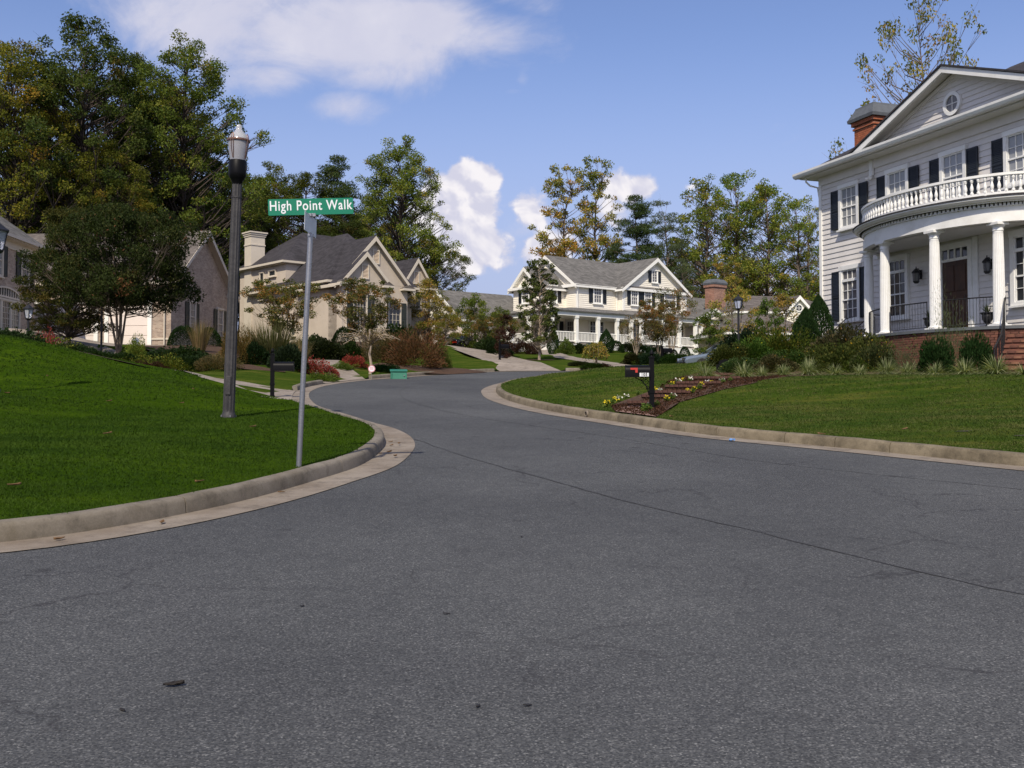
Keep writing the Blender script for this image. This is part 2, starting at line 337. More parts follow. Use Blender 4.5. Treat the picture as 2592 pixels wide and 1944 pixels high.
def shingle(name, col):
    m, n, l, b = newmat(name); t = n.new('ShaderNodeTexCoord')
    s = n.new('ShaderNodeSeparateXYZ'); l.new(t.outputs['Object'], s.inputs[0]); c = n.new('ShaderNodeCombineXYZ')
    ad = n.new('ShaderNodeMath'); l.new(s.outputs[0], ad.inputs[0]); l.new(s.outputs[1], ad.inputs[1]); l.new(ad.outputs[0], c.inputs[0]); l.new(s.outputs[2], c.inputs[1])
    k = n.new('ShaderNodeTexBrick'); l.new(c.outputs[0], k.inputs[0]); k.inputs['Color1'].default_value = (*[x*.75 for x in col], 1); k.inputs['Color2'].default_value = (*[x*1.25 for x in col], 1); k.inputs['Mortar'].default_value = (*[x*.5 for x in col], 1)
    k.inputs['Scale'].default_value = 1; k.inputs['Brick Width'].default_value = .3; k.inputs['Row Height'].default_value = .12; k.inputs['Mortar Size'].default_value = .006
    x = tex(n, 'Noise', 25, (t, l), 5, .8); y = tex(n, 'Noise', .5, (t, l), 6, .7)
    o = mixc(n, l, .7, k.outputs[0], ramp(n, l, x.outputs[0], [(.3, (.6, .6, .6)), (.7, (1.4, 1.4, 1.4))]), 'MULTIPLY')
    o = mixc(n, l, .7, o, ramp(n, l, y.outputs[0], [(.3, (.8, .8, .8)), (.7, (1.2, 1.2, 1.2))]), 'MULTIPLY')
    l.new(o, b.inputs['Base Color']); b.inputs['Roughness'].default_value = .9; b.inputs['Specular IOR Level'].default_value = .25; return m
M['roof_dark'] = shingle('charcoal_shingles', (.042, .039, .044))
M['roof_grey'] = shingle('grey_shingles', (.135, .13, .122))
M['roof_brown'] = shingle('brown_grey_shingles', (.12, .105, .095))
def foliage(name, trans=.3, rough=.7):
    m, n, l, b = newmat(name)
    a = n.new('ShaderNodeAttribute'); a.attribute_name = 'Col'; oi = n.new('ShaderNodeObjectInfo')
    c = mixc(n, l, 1., a.outputs['Color'], oi.outputs['Color'], 'MULTIPLY')
    l.new(c, b.inputs['Base Color']); b.inputs['Roughness'].default_value = rough; b.inputs['Specular IOR Level'].default_value = .08
    tr = n.new('ShaderNodeBsdfTranslucent'); l.new(mixc(n, l, 1., c, (1.25, 1.3, .55), 'MULTIPLY'), tr.inputs[0])
    k = n.new('ShaderNodeMixShader'); k.inputs[0].default_value = trans; l.new(b.outputs[0], k.inputs[1]); l.new(tr.outputs[0], k.inputs[2])
    l.new(k.outputs[0], n['Material Output'].inputs[0]); return m
M['leaf'] = foliage('leaf', .36); M['grass'] = foliage('grass_blade', .25, .9)
# ---------------------------------------------------------------- street plan
def catmull(P, step=.3):
    P = [np.array(p, float) for p in P]; P = [2*P[0]-P[1]]+P+[2*P[-1]-P[-2]]; out = []
    for i in range(1, len(P)-2):
        a, b, c, d = P[i-1], P[i], P[i+1], P[i+2]; n = max(1, round(np.linalg.norm(c-b)/step))
        t0 = 0.; t1 = t0+np.linalg.norm(b-a)**.5; t2 = t1+np.linalg.norm(c-b)**.5; t3 = t2+np.linalg.norm(d-c)**.5
        for k in range(n):
            t = t1+(t2-t1)*k/n
            A1 = (t1-t)/(t1-t0)*a+(t-t0)/(t1-t0)*b; A2 = (t2-t)/(t2-t1)*b+(t-t1)/(t2-t1)*c; A3 = (t3-t)/(t3-t2)*c+(t-t2)/(t3-t2)*d
            B1 = (t2-t)/(t2-t0)*A1+(t-t0)/(t2-t0)*A2; B2 = (t3-t)/(t3-t1)*A2+(t-t1)/(t3-t1)*A3
            out.append((t2-t)/(t2-t1)*B1+(t-t1)/(t2-t1)*B2)
    out.append(P[-2]); out = np.array(out)
    for _ in range(2): out[1:-1] = out[1:-1]*.5+(out[:-2]+out[2:])*.25
    return out
def offset(P, d):
    T = np.gradient(P, axis=0); T /= np.linalg.norm(T, axis=1)[:, None]
    return P+np.stack([-T[:, 1], T[:, 0]], 1)*d
EL = catmull([(-40, 4.6), (-20, 5.6), (-9, 6.7)]+[RP(*p) for p in [(0, 1403), (234, 1373), (516, 1322), (750, 1266), (891, 1221), (996, 1184), (1043, 1145), (1051, 1125), (1037, 1104), (996, 1084), (943, 1070), (880, 1050),
              (808, 1029), (788, 1014), (782, 1003), (787, 991), (820, 978), (867, 970), (926, 963), (1031, 955), (1148, 947), (1277, 941), (1400, 940)]]+[(8, 53.3), (14, 54), (24, 53.5), (60, 52)])
ER = catmull([(22, -16), (17, -4), (13, 4), (9.4, 9)]+[RP(*p) for p in [(2592, 1193), (2109, 1142), (1758, 1107), (1523, 1072), (1348, 1043), (1242, 1014), (1219, 996), (1224, 984), (1266, 970), (1324, 961), (1394, 951)]]+[(4.6, 48.0), (9, 49.0), (16, 49), (30, 48), (60, 46)])
def arc(P, o, a, b):
    ia, ib = (int(np.argmin(np.hypot(P[:, 0]-q[0], P[:, 1]-q[1]))) for q in (a, b)); return [tuple(p) for p in offset(P, o)[ia:ib+1]]
def pl(y): return SL*np.clip(y, -25, 92)+.012*np.clip(np.asarray(y)-92, 0, 400)
def dist_poly(x, y, P, closed=False):
    x = np.asarray(x, float); y = np.asarray(y, float); best = np.full(x.shape, 1e9)
    A = P; B = np.roll(P, -1, 0)
    n = len(P) if closed else len(P)-1
    for i in range(n):
        a = A[i]; d = B[i]-a; L2 = d@d
        if L2 < 1e-9: continue
        t = np.clip(((x-a[0])*d[0]+(y-a[1])*d[1])/L2, 0, 1); best = np.minimum(best, (x-a[0]-t*d[0])**2+(y-a[1]-t*d[1])**2)
    return np.sqrt(best)
def inside(x, y, P):
    x = np.asarray(x, float); y = np.asarray(y, float); r = np.zeros(x.shape, bool); n = len(P)
    for i in range(n):
        x0, y0 = P[i]; x1, y1 = P[(i+1) % n]
        c = ((y0 > y) != (y1 > y)) & (x < (x1-x0)*(y-y0)/((y1-y0) or 1e-9)+x0); r ^= c
    return r
ELc, ERc = EL[::3], ER[::3]
ROADP = np.vstack([EL[::2], ER[::-2]])
BL, BR = offset(EL, .62), offset(ER, -.62)
DRIVES = [np.array(d, float) for d in [
    arc(EL, .46, (-4.9, 25.6), (-6.25, 31.9))+[(-9, 34.2), (-12.5, 37), (-16, 42), (-19.8, 50), (-20.1, 59.8), (-27.2, 59.8), (-25, 50), (-20.5, 41), (-15, 35), (-10, 31.2), (-7.4, 28.4)],
    arc(EL, .46, (-6.35, 37.6), (-5.6, 41.6))+[(-7.2, 45), (-8.4, 50), (-10.2, 50), (-9.0, 44), (-7.6, 38.9)],
    arc(EL, .46, (-.1, 51.8), (2.6, 52.6))+[(1.0, 60), (-1.9, 70), (-3.2, 93), (-8, 93), (-4.9, 70), (-1.8, 59)]]]
WALK = np.array([(1.0, 79.5), (2.6, 80), (4.2, 66), (6.2, 58), (7.0, 54.2), (5.4, 54.1), (4.6, 58), (2.8, 66)], float)
CTRL = []
def ct(px, py, Y): p = W(px, py, Y); CTRL.append((p.x, p.y, p.z-SL*min(Y, 92)))
for c in [(0, 835, 30), (117, 862, 30.5), (234, 905, 31), (352, 930, 30.5), (440, 947, 29.5), (600, 976, 28.6), (580, 1055, 18.5), (755, 1143, 11.9), (0, 1000, 20), (250, 1060, 18),
          (305, 882, 42), (200, 880, 50), (300, 880, 58), (432, 875, 59), (575, 872, 69), (60, 834, 54), (0, 830, 46), (690, 873, 70), (852, 864, 65), (1000, 868, 70), (800, 913, 48), (700, 925, 44), (960, 905, 57), (1050, 931, 53),
          (1170, 912, 86), (1370, 912, 62), (1450, 882, 80), (1673, 894, 84), (1560, 921, 58), (1300, 900, 76), (1750, 905, 84), (1900, 915, 75), (2040, 915, 75)]: ct(*c)
CTRL += [(-10, 33, .16), (-13, 36, .35), (-17, 42, .7), (-30, 20, 1.5), (-45, 30, 2.6), (-45, 55, 2.8), (-30, 80, 2), (-15, 85, 1.6), (-60, 90, 2), (30, 90, .8), (60, 80, 1.2), (-24, 13, .5)]
CT_W = np.array(CTRL)
CTRL = []
for c in [(1453, 939, 44), (1600, 935, 38), (1400, 966, 33), (1610, 1040, 21.5), (1830, 955, 29.5), (2100, 951, 29.5), (2350, 949, 27.6), (2592, 948, 25), (2592, 1060, 17.2), (2100, 1050, 19.5), (2050, 902, 38.5), (1869, 905, 38), (2300, 930, 31),
          (1750, 925, 40)]: ct(*c)
CTRL += [(20, 30, 1.2), (14, 31, .85), (16, 24, .9), (25, 20, 1.6), (30, 40, 1.2), (12, 46, .4), (20, 47, .3), (40, 30, 1.6), (30, 5, 1.2)]
CT_E = np.array(CTRL)
def region_east(x, y): return inside(x, y, np.vstack([ERc, [(400, 46), (400, -40), (22, -40)]]))
def raise_(x, y):
    x = np.asarray(x, float); y = np.asarray(y, float); out = np.zeros(x.shape); e = region_east(x, y)
    for ctr, m, cv in ((CT_W, ~e, ELc), (CT_E, e, ERc)):
        if not m.any(): continue
        X, Y = x[m], y[m]; w = 1/(((X[:, None]-ctr[:, 0])**2+(Y[:, None]-ctr[:, 1])**2)+1.5)**1.6
        r = (w*ctr[:, 2]).sum(1)/w.sum(1)
        d = dist_poly(X, Y, cv); k = np.clip((d-.62)/3.2, 0, 1); k = k*k*(3-2*k)
        base = np.full(X.shape, .155)
        for P in DRIVES:
            dd = dist_poly(X, Y, P, True); dd[inside(X, Y, P)] = 0; base = np.minimum(base, .0+.155*np.clip(dd/.5, 0, 1))
        out[m] = base+(r-base)*k
    out[inside(x, y, ROADP)] = 0.
    return out
def H(x, y):
    s = np.ndim(x) == 0; x = np.atleast_1d(np.asarray(x, float)); y = np.atleast_1d(np.asarray(y, float))
    h = pl(y)+raise_(x, y); return float(h[0]) if s else h
def GH(px, py, t0=6., t1=140.):
    d = ray(px, py); ts = np.arange(t0, t1, .25); xs = d[0]*ts; ys = d[1]*ts; zs = EYE+d[2]*ts; h = H(xs, ys); k = np.where(zs < h)[0]
    i = k[0] if len(k) else len(ts)-1
    return (float(xs[i]), float(ys[i]))
def on(px, Y, dz=0.):
    """a place on the ground: column px of the photograph at distance Y"""
    p = W(px, 900, Y); return Vector((p.x, Y, H(p.x, Y)+dz))

def sheet(name, poly, hf, step, mat, kind='structure', parent=None, jitter=.25, xr=None, **k):
    poly = np.array(poly, float); x0, y0 = poly.min(0); x1, y1 = poly.max(0); rng = np.random.default_rng(5)
    gx, gy = np.meshgrid(np.arange(x0, x1, step), np.arange(y0, y1, step)); gx = gx.ravel(); gy = gy.ravel()
    gx = gx+rng.uniform(-jitter, jitter, gx.shape)*step; gy = gy+rng.uniform(-jitter, jitter, gy.shape)*step
    m = inside(gx, gy, poly); gx, gy = gx[m], gy[m]
    m = dist_poly(gx, gy, poly, True) > step*.3; gx, gy = gx[m], gy[m]
    vs = [Vector(p) for p in poly]+[Vector(p) for p in zip(gx, gy)]
    r = delaunay_2d_cdt(vs, [], [list(range(len(poly)))], 1, 1e-5)
    v = np.array([(p.x, p.y) for p in r[0]]); z = hf(v[:, 0], v[:, 1])
    me = bpy.data.meshes.new(name); me.from_pydata([(a, b, c) for (a, b), c in zip(v.tolist(), z.tolist())], [], [tuple(f) for f in r[2]])
    me.materials.append(mat); me.polygons.foreach_set('use_smooth', [True]*len(me.polygons)); me.update()
    bm = bmesh.new(); bm.from_mesh(me); bmesh.ops.recalc_face_normals(bm, faces=bm.faces)
    if sum(f.normal.z for f in bm.faces) < 0: bmesh.ops.reverse_faces(bm, faces=bm.faces)
    bm.to_mesh(me); bm.free()
    return link(name, me, parent, kind=kind, **k)
road = sheet('road', [(-45, -25), (60, -25), (60, 62), (-45, 62)], lambda x, y: pl(y), 2.5, M['asphalt'])
# far ground reaching the horizon, below everything near
gm = MB(); ring = [(-2000, -1500), (2000, -1500), (2000, 2500), (-2000, 2500)]
def gz(x, y):
    return pl(y)-.35
gp = [(x, y) for y in (-1500, -300, -60, -25, 0, 30, 60, 92, 110, 160, 300, 500, 2500) for x in (-2000, -400, -100, -60, 60, 100, 400, 2000)]
gm.add([(x, y, float(gz(x, y))) for x, y in gp], [(j*8+i, j*8+i+1, (j+1)*8+i+1, (j+1)*8+i) for j in range(12) for i in range(7)])
gm.build('ground', M['ground'], kind='structure')
def dz(f, d): return lambda x, y: f(x, y)+d
near_w = EL[:, 1] < 29.2
bw = BL
west = np.vstack([bw[::2], [(60, 60), (60, 125), (-90, 125), (-90, 3)]])
iw = [p for p in bw if p[0] > -40.5]
# split the western yards into the corner lawn and the yards behind the driveway
k1 = int(np.argmin(np.abs(EL[:, 1]-28.0)+(EL[:, 0] > -3)*50)); 
lawnA_poly = np.vstack([bw[:k1:2], [(-10.3, 31.0), (-15, 34.7), (-20.7, 41), (-25.3, 50), (-45, 50), (-60, 30), (-60, 4)]])
sheet('corner_lawn', lawnA_poly, H, .7, M['lawnA'])
k2 = int(np.argmin(np.hypot(bw[:, 0]+6.3, bw[:, 1]-31.5)))
lawnW_poly = np.vstack([[(-10.3, 31.0), (-8, 29.0)], bw[k1:k1+2], bw[k2::2], [(60, 120), (-90, 120), (-90, 50), (-45, 50), (-25.3, 50), (-20.7, 41), (-15, 34.7)]])
sheet('front_yards', lawnW_poly, dz(H, -.002), 1.3, M['lawnB'])
lawnE_poly = np.vstack([BR[::2], [(60, 30), (60, -16)]])
sheet('hillside_lawn', lawnE_poly, H, .9, M['lawnB'])
for i, P in enumerate(DRIVES):
    sheet('driveway' if i != 1 else 'front_walk', P, dz(H, .02), .8, M['drive'])
sheet('garden_path', WALK, dz(H, .025), .8, M['drive'])

def strip(name, P, o0, o1, zf0, zf1, mat, parent=None, kind='structure', **k):
    A, B = offset(P, o0), offset(P, o1); vs = [(a[0], a[1], zf0(a)) for a in A]+[(b[0], b[1], zf1(b)) for b in B]; n = len(A)
    mb = MB(); mb.add(vs, [(i, i+1, n+i+1, n+i) for i in range(n-1)]); return mb.build(name, mat, parent, smooth=True, kind=kind, **k)
def plz(d): return lambda p: float(pl(p[1]))+d
strip('gutter', EL, 0, .47, plz(.008), plz(.004), M['gutter'])
strip('gutter', ER, 0, -.47, plz(.008), plz(.004), M['gutter'])
def in_drive(p):
    return any(inside(np.array([p[0]]), np.array([p[1]]), P)[0] or dist_poly(np.array([p[0]]), np.array([p[1]]), P, True)[0] < .25 for P in DRIVES)
def kerb(P, sgn, mat, name, nseg=10):
    """kerb cast in lengths with open joints: every length is a part"""
    root = empty(name, kind='structure'); runs = []; cur = []
    K = offset(P, sgn*.5)
    for i in range(len(P)):
        if K[i][0] < -41 or K[i][1] < -16 or in_drive(K[i]):
            if len(cur) > 3: runs.append(cur)
            cur = []
        else: cur.append(i)
    if len(cur) > 3: runs.append(cur)
    prof = [(.45, -.1), (.462, .02), (.472, .115), (.487, .143), (.51, .155), (.61, .158), (.63, .15), (.63, -.1)]
    cnt = 0
    T = np.gradient(P, axis=0); T /= np.linalg.norm(T, axis=1)[:, None]; NN = np.stack([-T[:, 1], T[:, 0]], 1)
    rr = random.Random(3)
    for run in runs:
        a = 0
        while a < len(run)-1:
            L = rr.choice([8, 9, 10, 10, 11]) if nseg == 10 else rr.choice([3, 5, 8, 10])
            b = min(a+L, len(run)-1)
            if len(run)-1-b < 3: b = len(run)-1
            ids = run[a:b+1]; mb = MB(); vs = []; m = len(prof)
            for q, i in enumerate(ids):
                sh = 0.
                if q == 0: sh = .007
                if q == len(ids)-1: sh = -.007
                end = q in (0, len(ids)-1)
                tz = min(1., 1.) 
                for (o, z) in prof:
                    oo = o+(.004 if end else 0)*(1 if o > .5 else 1); p = P[i]+NN[i]*sgn*oo+T[i]*sh
                    vs.append((p[0], p[1], float(pl(p[1]))+z-(.004 if end and z > .1 else 0)+.002*math.sin(i*1.7)*(z > .1)))
            n = len(ids)
            mb.add(vs, [(j*m+k, j*m+(k+1) % m, (j+1)*m+(k+1) % m, (j+1)*m+k) for j in range(n-1) for k in range(m)]+[tuple(range(m)), tuple((n-1)*m+k for k in range(m-1, -1, -1))])
            mb.build('kerb_segment', mat, root, smooth=True); cnt += 1; a = b
    return root
kerb(EL, 1, M['kerb'], 'kerb'); kerb(ER, -1, M['kerb_old'], 'kerb', 8)
# dark joints between the asphalt passes
def seam(pts, w, name='tar_joint'):
    P = catmull([RP(*p) for p in pts], .25); rng = np.random.default_rng(len(pts)); n = len(P)
    P = P+rng.normal(0, .012, P.shape); ww = w*(.4+rng.random(n)*1.1)
    T = np.gradient(P, axis=0); T /= np.linalg.norm(T, axis=1)[:, None]; NN = np.stack([-T[:, 1], T[:, 0]], 1)
    mb = MB(); vs = [(*(P[i]+NN[i]*ww[i]/2), float(pl(P[i][1]))+.004) for i in range(n)]+[(*(P[i]-NN[i]*ww[i]/2), float(pl(P[i][1]))+.004) for i in range(n)]
    mb.add(vs, [(i, i+1, n+i+1, n+i) for i in range(n-1)]); return mb.build(name, M['asphalt_dark'], kind='structure')
seam([(1049, 1111), (1172, 1154), (1406, 1219), (1640, 1283), (1875, 1336), (2109, 1394), (2343, 1453), (2592, 1506), (2900, 1570)], .024)
seam([(1290, 953), (1158, 960), (1061, 973), (1020, 985), (1013, 998), (1029, 1012), (1090, 1032), (1181, 1052), (1348, 1078), (1560, 1108), (1757, 1142), (1992, 1177), (2226, 1202), (2592, 1240)], .015)
# ---------------------------------------------------------------- vegetation
def leafmesh(name, pos, L, Wd, cols, rng, up=.25, mat='leaf', dirs=None, quadfold=True):
    """one four-cornered leaf per position"""
    n = len(pos); a = rng.normal(size=(n, 3)); a[:, 2] += up*.5
    if dirs is not None: a = dirs*1.6+a*.45
    a /= np.linalg.norm(a, axis=1)[:, None]+1e-9
    b = rng.normal(size=(n, 3)); b -= (b*a).sum(1)[:, None]*a; b /= np.linalg.norm(b, axis=1)[:, None]+1e-9
    L = np.asarray(L)*np.ones(n)*rng.uniform(.7, 1.3, n); Wd = np.asarray(Wd)*np.ones(n)*rng.uniform(.7, 1.3, n)
    nn = np.cross(a, b)
    p0 = pos-a*L[:, None]*.5; p2 = pos+a*L[:, None]*.5; p1 = pos+b*Wd[:, None]*.5+nn*Wd[:, None]*.12; p3 = pos-b*Wd[:, None]*.5+nn*Wd[:, None]*.12
    v = np.stack([p0, p1, p2, p3], 1).reshape(-1, 3).astype(np.float32)
    return rawquads(name, v, np.repeat(cols, 4, 0), M[mat])
def rawquads(name, v, cols, mat, k=4):
    n = len(v)//k; me = bpy.data.meshes.new(name)
    me.vertices.add(len(v)); me.vertices.foreach_set('co', v.ravel().astype(np.float32))
    me.loops.add(n*k); me.loops.foreach_set('vertex_index', np.arange(n*k, dtype=np.int32))
    me.polygons.add(n); me.polygons.foreach_set('loop_start', np.arange(0, n*k, k, dtype=np.int32))
    try: me.polygons.foreach_set('loop_total', np.full(n, k, dtype=np.int32))
    except Exception: pass
    c = np.ones((len(v), 4), np.float32); c[:, :3] = cols
    at = me.color_attributes.new('Col', 'FLOAT_COLOR', 'POINT'); at.data.foreach_set('color', c.ravel())
    me.materials.append(mat); me.update(); me.validate(); return me
PAL = {
 'deep': [((.038, .052, .018), 5), ((.055, .070, .022), 4), ((.085, .092, .028), 2), ((.10, .07, .03), .5)],
 'olive': [((.050, .066, .016), 4), ((.075, .090, .020), 4), ((.12, .125, .028), 2.5), ((.16, .12, .03), 1)],
 'poplar': [((.060, .078, .022), 4), ((.090, .105, .028), 4), ((.14, .135, .038), 2.2), ((.19, .13, .035), .5)],
 'yellow': [((.095, .100, .028), 3), ((.17, .145, .04), 3), ((.28, .19, .05), 2.5), ((.30, .15, .05), 1.6)],
 'pine': [((.030, .052, .022), 4), ((.045, .070, .030), 4), ((.070, .090, .040), 2)],
 'paleP': [((.055, .080, .05), 4), ((.08, .105, .065), 4)],
 'myrtle': [((.024, .036, .010), 4), ((.038, .052, .014), 3), ((.060, .064, .02), 1.2), ((.16, .07, .035), .12)],
 'myrtle_red': [((.055, .062, .022), 3), ((.09, .085, .03), 3), ((.17, .09, .035), 2)],
 'cypress': [((.028, .036, .012), 4), ((.046, .046, .014), 3), ((.085, .065, .02), 1.2)],
 'juniper': [((.018, .036, .012), 4), ((.030, .052, .018), 3)],
 'box': [((.014, .032, .010), 4), ((.026, .050, .014), 3)],
 'rose': [((.042, .064, .022), 4), ((.066, .094, .032), 3), ((.12, .14, .055), 1.4)],
 'arb': [((.016, .038, .012), 4), ((.028, .056, .016), 3)],
 'bright': [((.070, .115, .022), 4), ((.11, .155, .03), 3), ((.16, .18, .04), 1)],
 'brown': [((.075, .065, .032), 3), ((.13, .085, .045), 3), ((.10, .085, .05), 2)],
 'burgundy': [((.035, .018, .014), 4), ((.060, .026, .020), 3), ((.05, .04, .02), 1)],
 'redbush': [((.22, .035, .03), 4), ((.32, .06, .05), 3), ((.05, .07, .02), 1.5)],
 'straw': [((.26, .19, .10), 3), ((.20, .15, .08), 3), ((.13, .12, .05), 2)],
 'maiden': [((.075, .085, .030), 3), ((.11, .11, .045), 3), ((.17, .14, .07), 2)],
 'varieg': [((.20, .23, .11), 4), ((.34, .35, .20), 3), ((.10, .14, .05), 3)],
 'grassA': [((.030, .082, .008), 4), ((.048, .110, .010), 4), ((.075, .135, .014), 1)],
 'grassB': [((.045, .085, .018), 4), ((.075, .110, .026), 4), ((.14, .145, .05), 1.5)],
}
for k_, m_ in (('deep', (1.15, 1.25, .9)), ('olive', (1.15, 1.22, .85)), ('poplar', (1.25, 1.4, .95)), ('yellow', (1.35, 1.5, 1.2)), ('pine', (1.35, 1.3, 1.1)), ('paleP', (1.35, 1.25, 1.)), ('myrtle_red', (1.3, 1.35, 1.1)), ('cypress', (1.25, 1.25, 1.)), ('brown', (1.15, 1.2, 1.)), ('rose', (1.05, 1., .8)), ('grassA', (.80, .70, .35)), ('grassB', (.84, .80, .42))):
    PAL[k_] = [(tuple(min(.6, a*b) for a, b in zip(c, m_)), w) for c, w in PAL[k_]]
def palette(key, n, rng, idx=None, k=1.):
    P = PAL[key]; w = np.array([p[1] for p in P], float); w /= w.sum(); c = np.array([p[0] for p in P])
    i = rng.choice(len(P), n, p=w)
    if idx is not None:                      # clumps lean to a colour of their own
        ng = idx.max()+1; g = rng.choice(len(P), ng, p=w); m = rng.random(n) < .6; i = np.where(m, g[idx], i)
    return np.clip(c[i]*rng.uniform(.75, 1.3, (n, 1))*k, 0, 1)
def cluster(rng, C_, rad, n, flat=.75, shell=.45):
    """leaf positions in clumps with centres C_ and radii rad"""
    w = rad**2; w = w/w.sum(); idx = rng.choice(len(C_), n, p=w)
    d = rng.normal(size=(n, 3)); d /= np.linalg.norm(d, axis=1)[:, None]
    r = (shell+(1-shell)*rng.random(n))*rad[idx]*rng.uniform(.75, 1.2, n); p = C_[idx]+d*r[:, None]*np.array([1, 1, flat]); return p, idx
def tree_mesh(seed, h, cr, cb, ncl, nleaf, leaf, pal, shape='oval', tr=.25, flat=.75, clr=.2, limbs=None, multi=1, aspect=.55, twig=True, lean=0., spread=.35, trunk_top=.9, bark='bark', lobes=.35):
    """h height, cr crown radius, cb crown base (part of h): returns trunk mesh and crown mesh"""
    rng = np.random.default_rng(seed); zs = []
    ph = rng.uniform(0, 6.28, 6)
    C_ = []
    while len(C_) < ncl:
        u = rng.random(); a = rng.uniform(0, 2*math.pi)
        if shape == 'oval': Rr = (1-abs(2*u-.85)**2.2)**.5 if abs(2*u-.85) < 1 else .25
        elif shape == 'cone': Rr = (1-u)**.85+.04
        elif shape == 'vase': Rr = min(1, .35+1.1*u)*(1-max(0, u-.7)**2*6)**.5 if u < 1 else 0
        elif shape == 'column': Rr = .75*(1-u**3)**.5+.1
        elif shape == 'dome': Rr = math.sqrt(max(0, 1-u*u))
        Rr *= 1+lobes*math.sin(2*a+ph[0]+u*4)*.6+lobes*math.sin(3*a+ph[1]-u*7)*.5+lobes*.5*math.sin(9*u+ph[2])
        if rng.random() > Rr+.1: continue
        rho = max(0, Rr)*cr*math.sqrt(rng.uniform(.05, 1)); z = h*(cb+(1-cb)*u)
        C_.append((rho*math.cos(a)+lean*u, rho*math.sin(a), z))
    C_ = np.array(C_); rad = cr*clr*rng.uniform(.6, 1.35, ncl)
    C_[:, 2] = np.minimum(C_[:, 2], h-rad*.6)
    P, idx = cluster(rng, C_, rad, nleaf, flat)
    cols = palette(pal, nleaf, rng, idx)
    crown = leafmesh('crown', P, leaf, leaf*aspect, cols, rng)
    mb = MB(); rr = random.Random(seed)
    stems = []
    for s in range(multi):
        if multi == 1:
            pts = [Vector((lean*.3*t+rr.gauss(0, .015)*h*t, rr.gauss(0, .015)*h*t, h*trunk_top*t)) for t in (0, .12, .25, .4, .55, .7, .85, 1)]
        else:
            a = s*2*math.pi/multi+rr.uniform(-.4, .4); q = rr.uniform(.6, 1.1)*spread*cr
            pts = [Vector((math.cos(a)*(q*t**.9+.05*tr*8), math.sin(a)*(q*t**.9+.05*tr*8), h*trunk_top*t*rr.uniform(.97, 1.03))) + Vector((rr.gauss(0, .03), rr.gauss(0, .03), 0))*h*.2*t for t in (0, .12, .25, .4, .55, .7, .85, 1)]
        rads = [tr*(1.35 if i == 0 and multi == 1 else 1)*(1-.93*t)**.8 for i, t in enumerate((0, .12, .25, .4, .55, .7, .85, 1))]
        mb.tube(pts, rads, 8); stems.append(pts)
    for c, r_ in zip(C_, rad):
        c = Vector(c); pts = min(stems, key=lambda s: min((p-c).length for p in s))
        zt = c.z-(.30 if shape != 'cone' else .06)*math.hypot(c.x, c.y)*2-r_*.3
        zt = max(h*(cb*rr.uniform(.8, 1.5) if multi > 1 else cb*.55), zt); zmax = pts[-1].z; f = min(.97, max(.05, zt/zmax)); j = f*7; i = int(j); p0 = pts[i].lerp(pts[min(7, i+1)], j-i)
        mid = p0.lerp(c, .5)+Vector((0, 0, (.22 if multi > 1 else 0)*math.hypot(c.x-p0.x, c.y-p0.y)*(-1 if c.z-p0.z > 1.2*math.hypot(c.x-p0.x, c.y-p0.y) else -.6)))+Vector((rr.gauss(0, .06), rr.gauss(0, .06), rr.gauss(-.03, .05)))*(c-p0).length
        br = tr*.28*(1-f)**.6+.012*h/10
        mb.tube([p0, mid, c], [br, br*.6, br*.18], 4)
        if twig:
            for _ in range(3):
                e = c+Vector((rr.gauss(0, 1), rr.gauss(0, 1), rr.gauss(.3, .7)))*r_*.6; mb.tube([mid.lerp(c, .5), e], [br*.3, br*.08], 3)
    tm = mb.mesh('trunk', M[bark], smooth=True, fix=False)
    return tm, crown
def shrub_mesh(seed, rx, ry, rz, n, leaf, pal, aspect=.5, rough=.18, shell=.55, top=1., flowers=None):
    """leafy mound sitting on the ground"""
    rng = np.random.default_rng(seed); d = rng.normal(size=(n, 3)); d /= np.linalg.norm(d, axis=1)[:, None]; d[:, 2] = np.abs(d[:, 2])*1.0
    ph = rng.uniform(0, 6.28, 5); a = np.arctan2(d[:, 1], d[:, 0])
    rr = 1+rough*(np.sin(3*a+ph[0]+d[:, 2]*3)+np.sin(7*a+ph[1])*.5+np.sin(5*d[:, 2]+ph[2]+2*a)*.7)
    r = (shell+(1-shell)*rng.random(n)**.5)*rr
    p = d*r[:, None]*np.array([rx, ry, rz]); p[:, 2] = p[:, 2]*top+.02
    cols = palette(pal, n, rng)
    if flowers:
        m = rng.random(n) < flowers[1]; cols[m] = flowers[0]
    return leafmesh('foliage', p, leaf, leaf*aspect, cols, rng, dirs=d*np.array([1, 1, 1.2]))
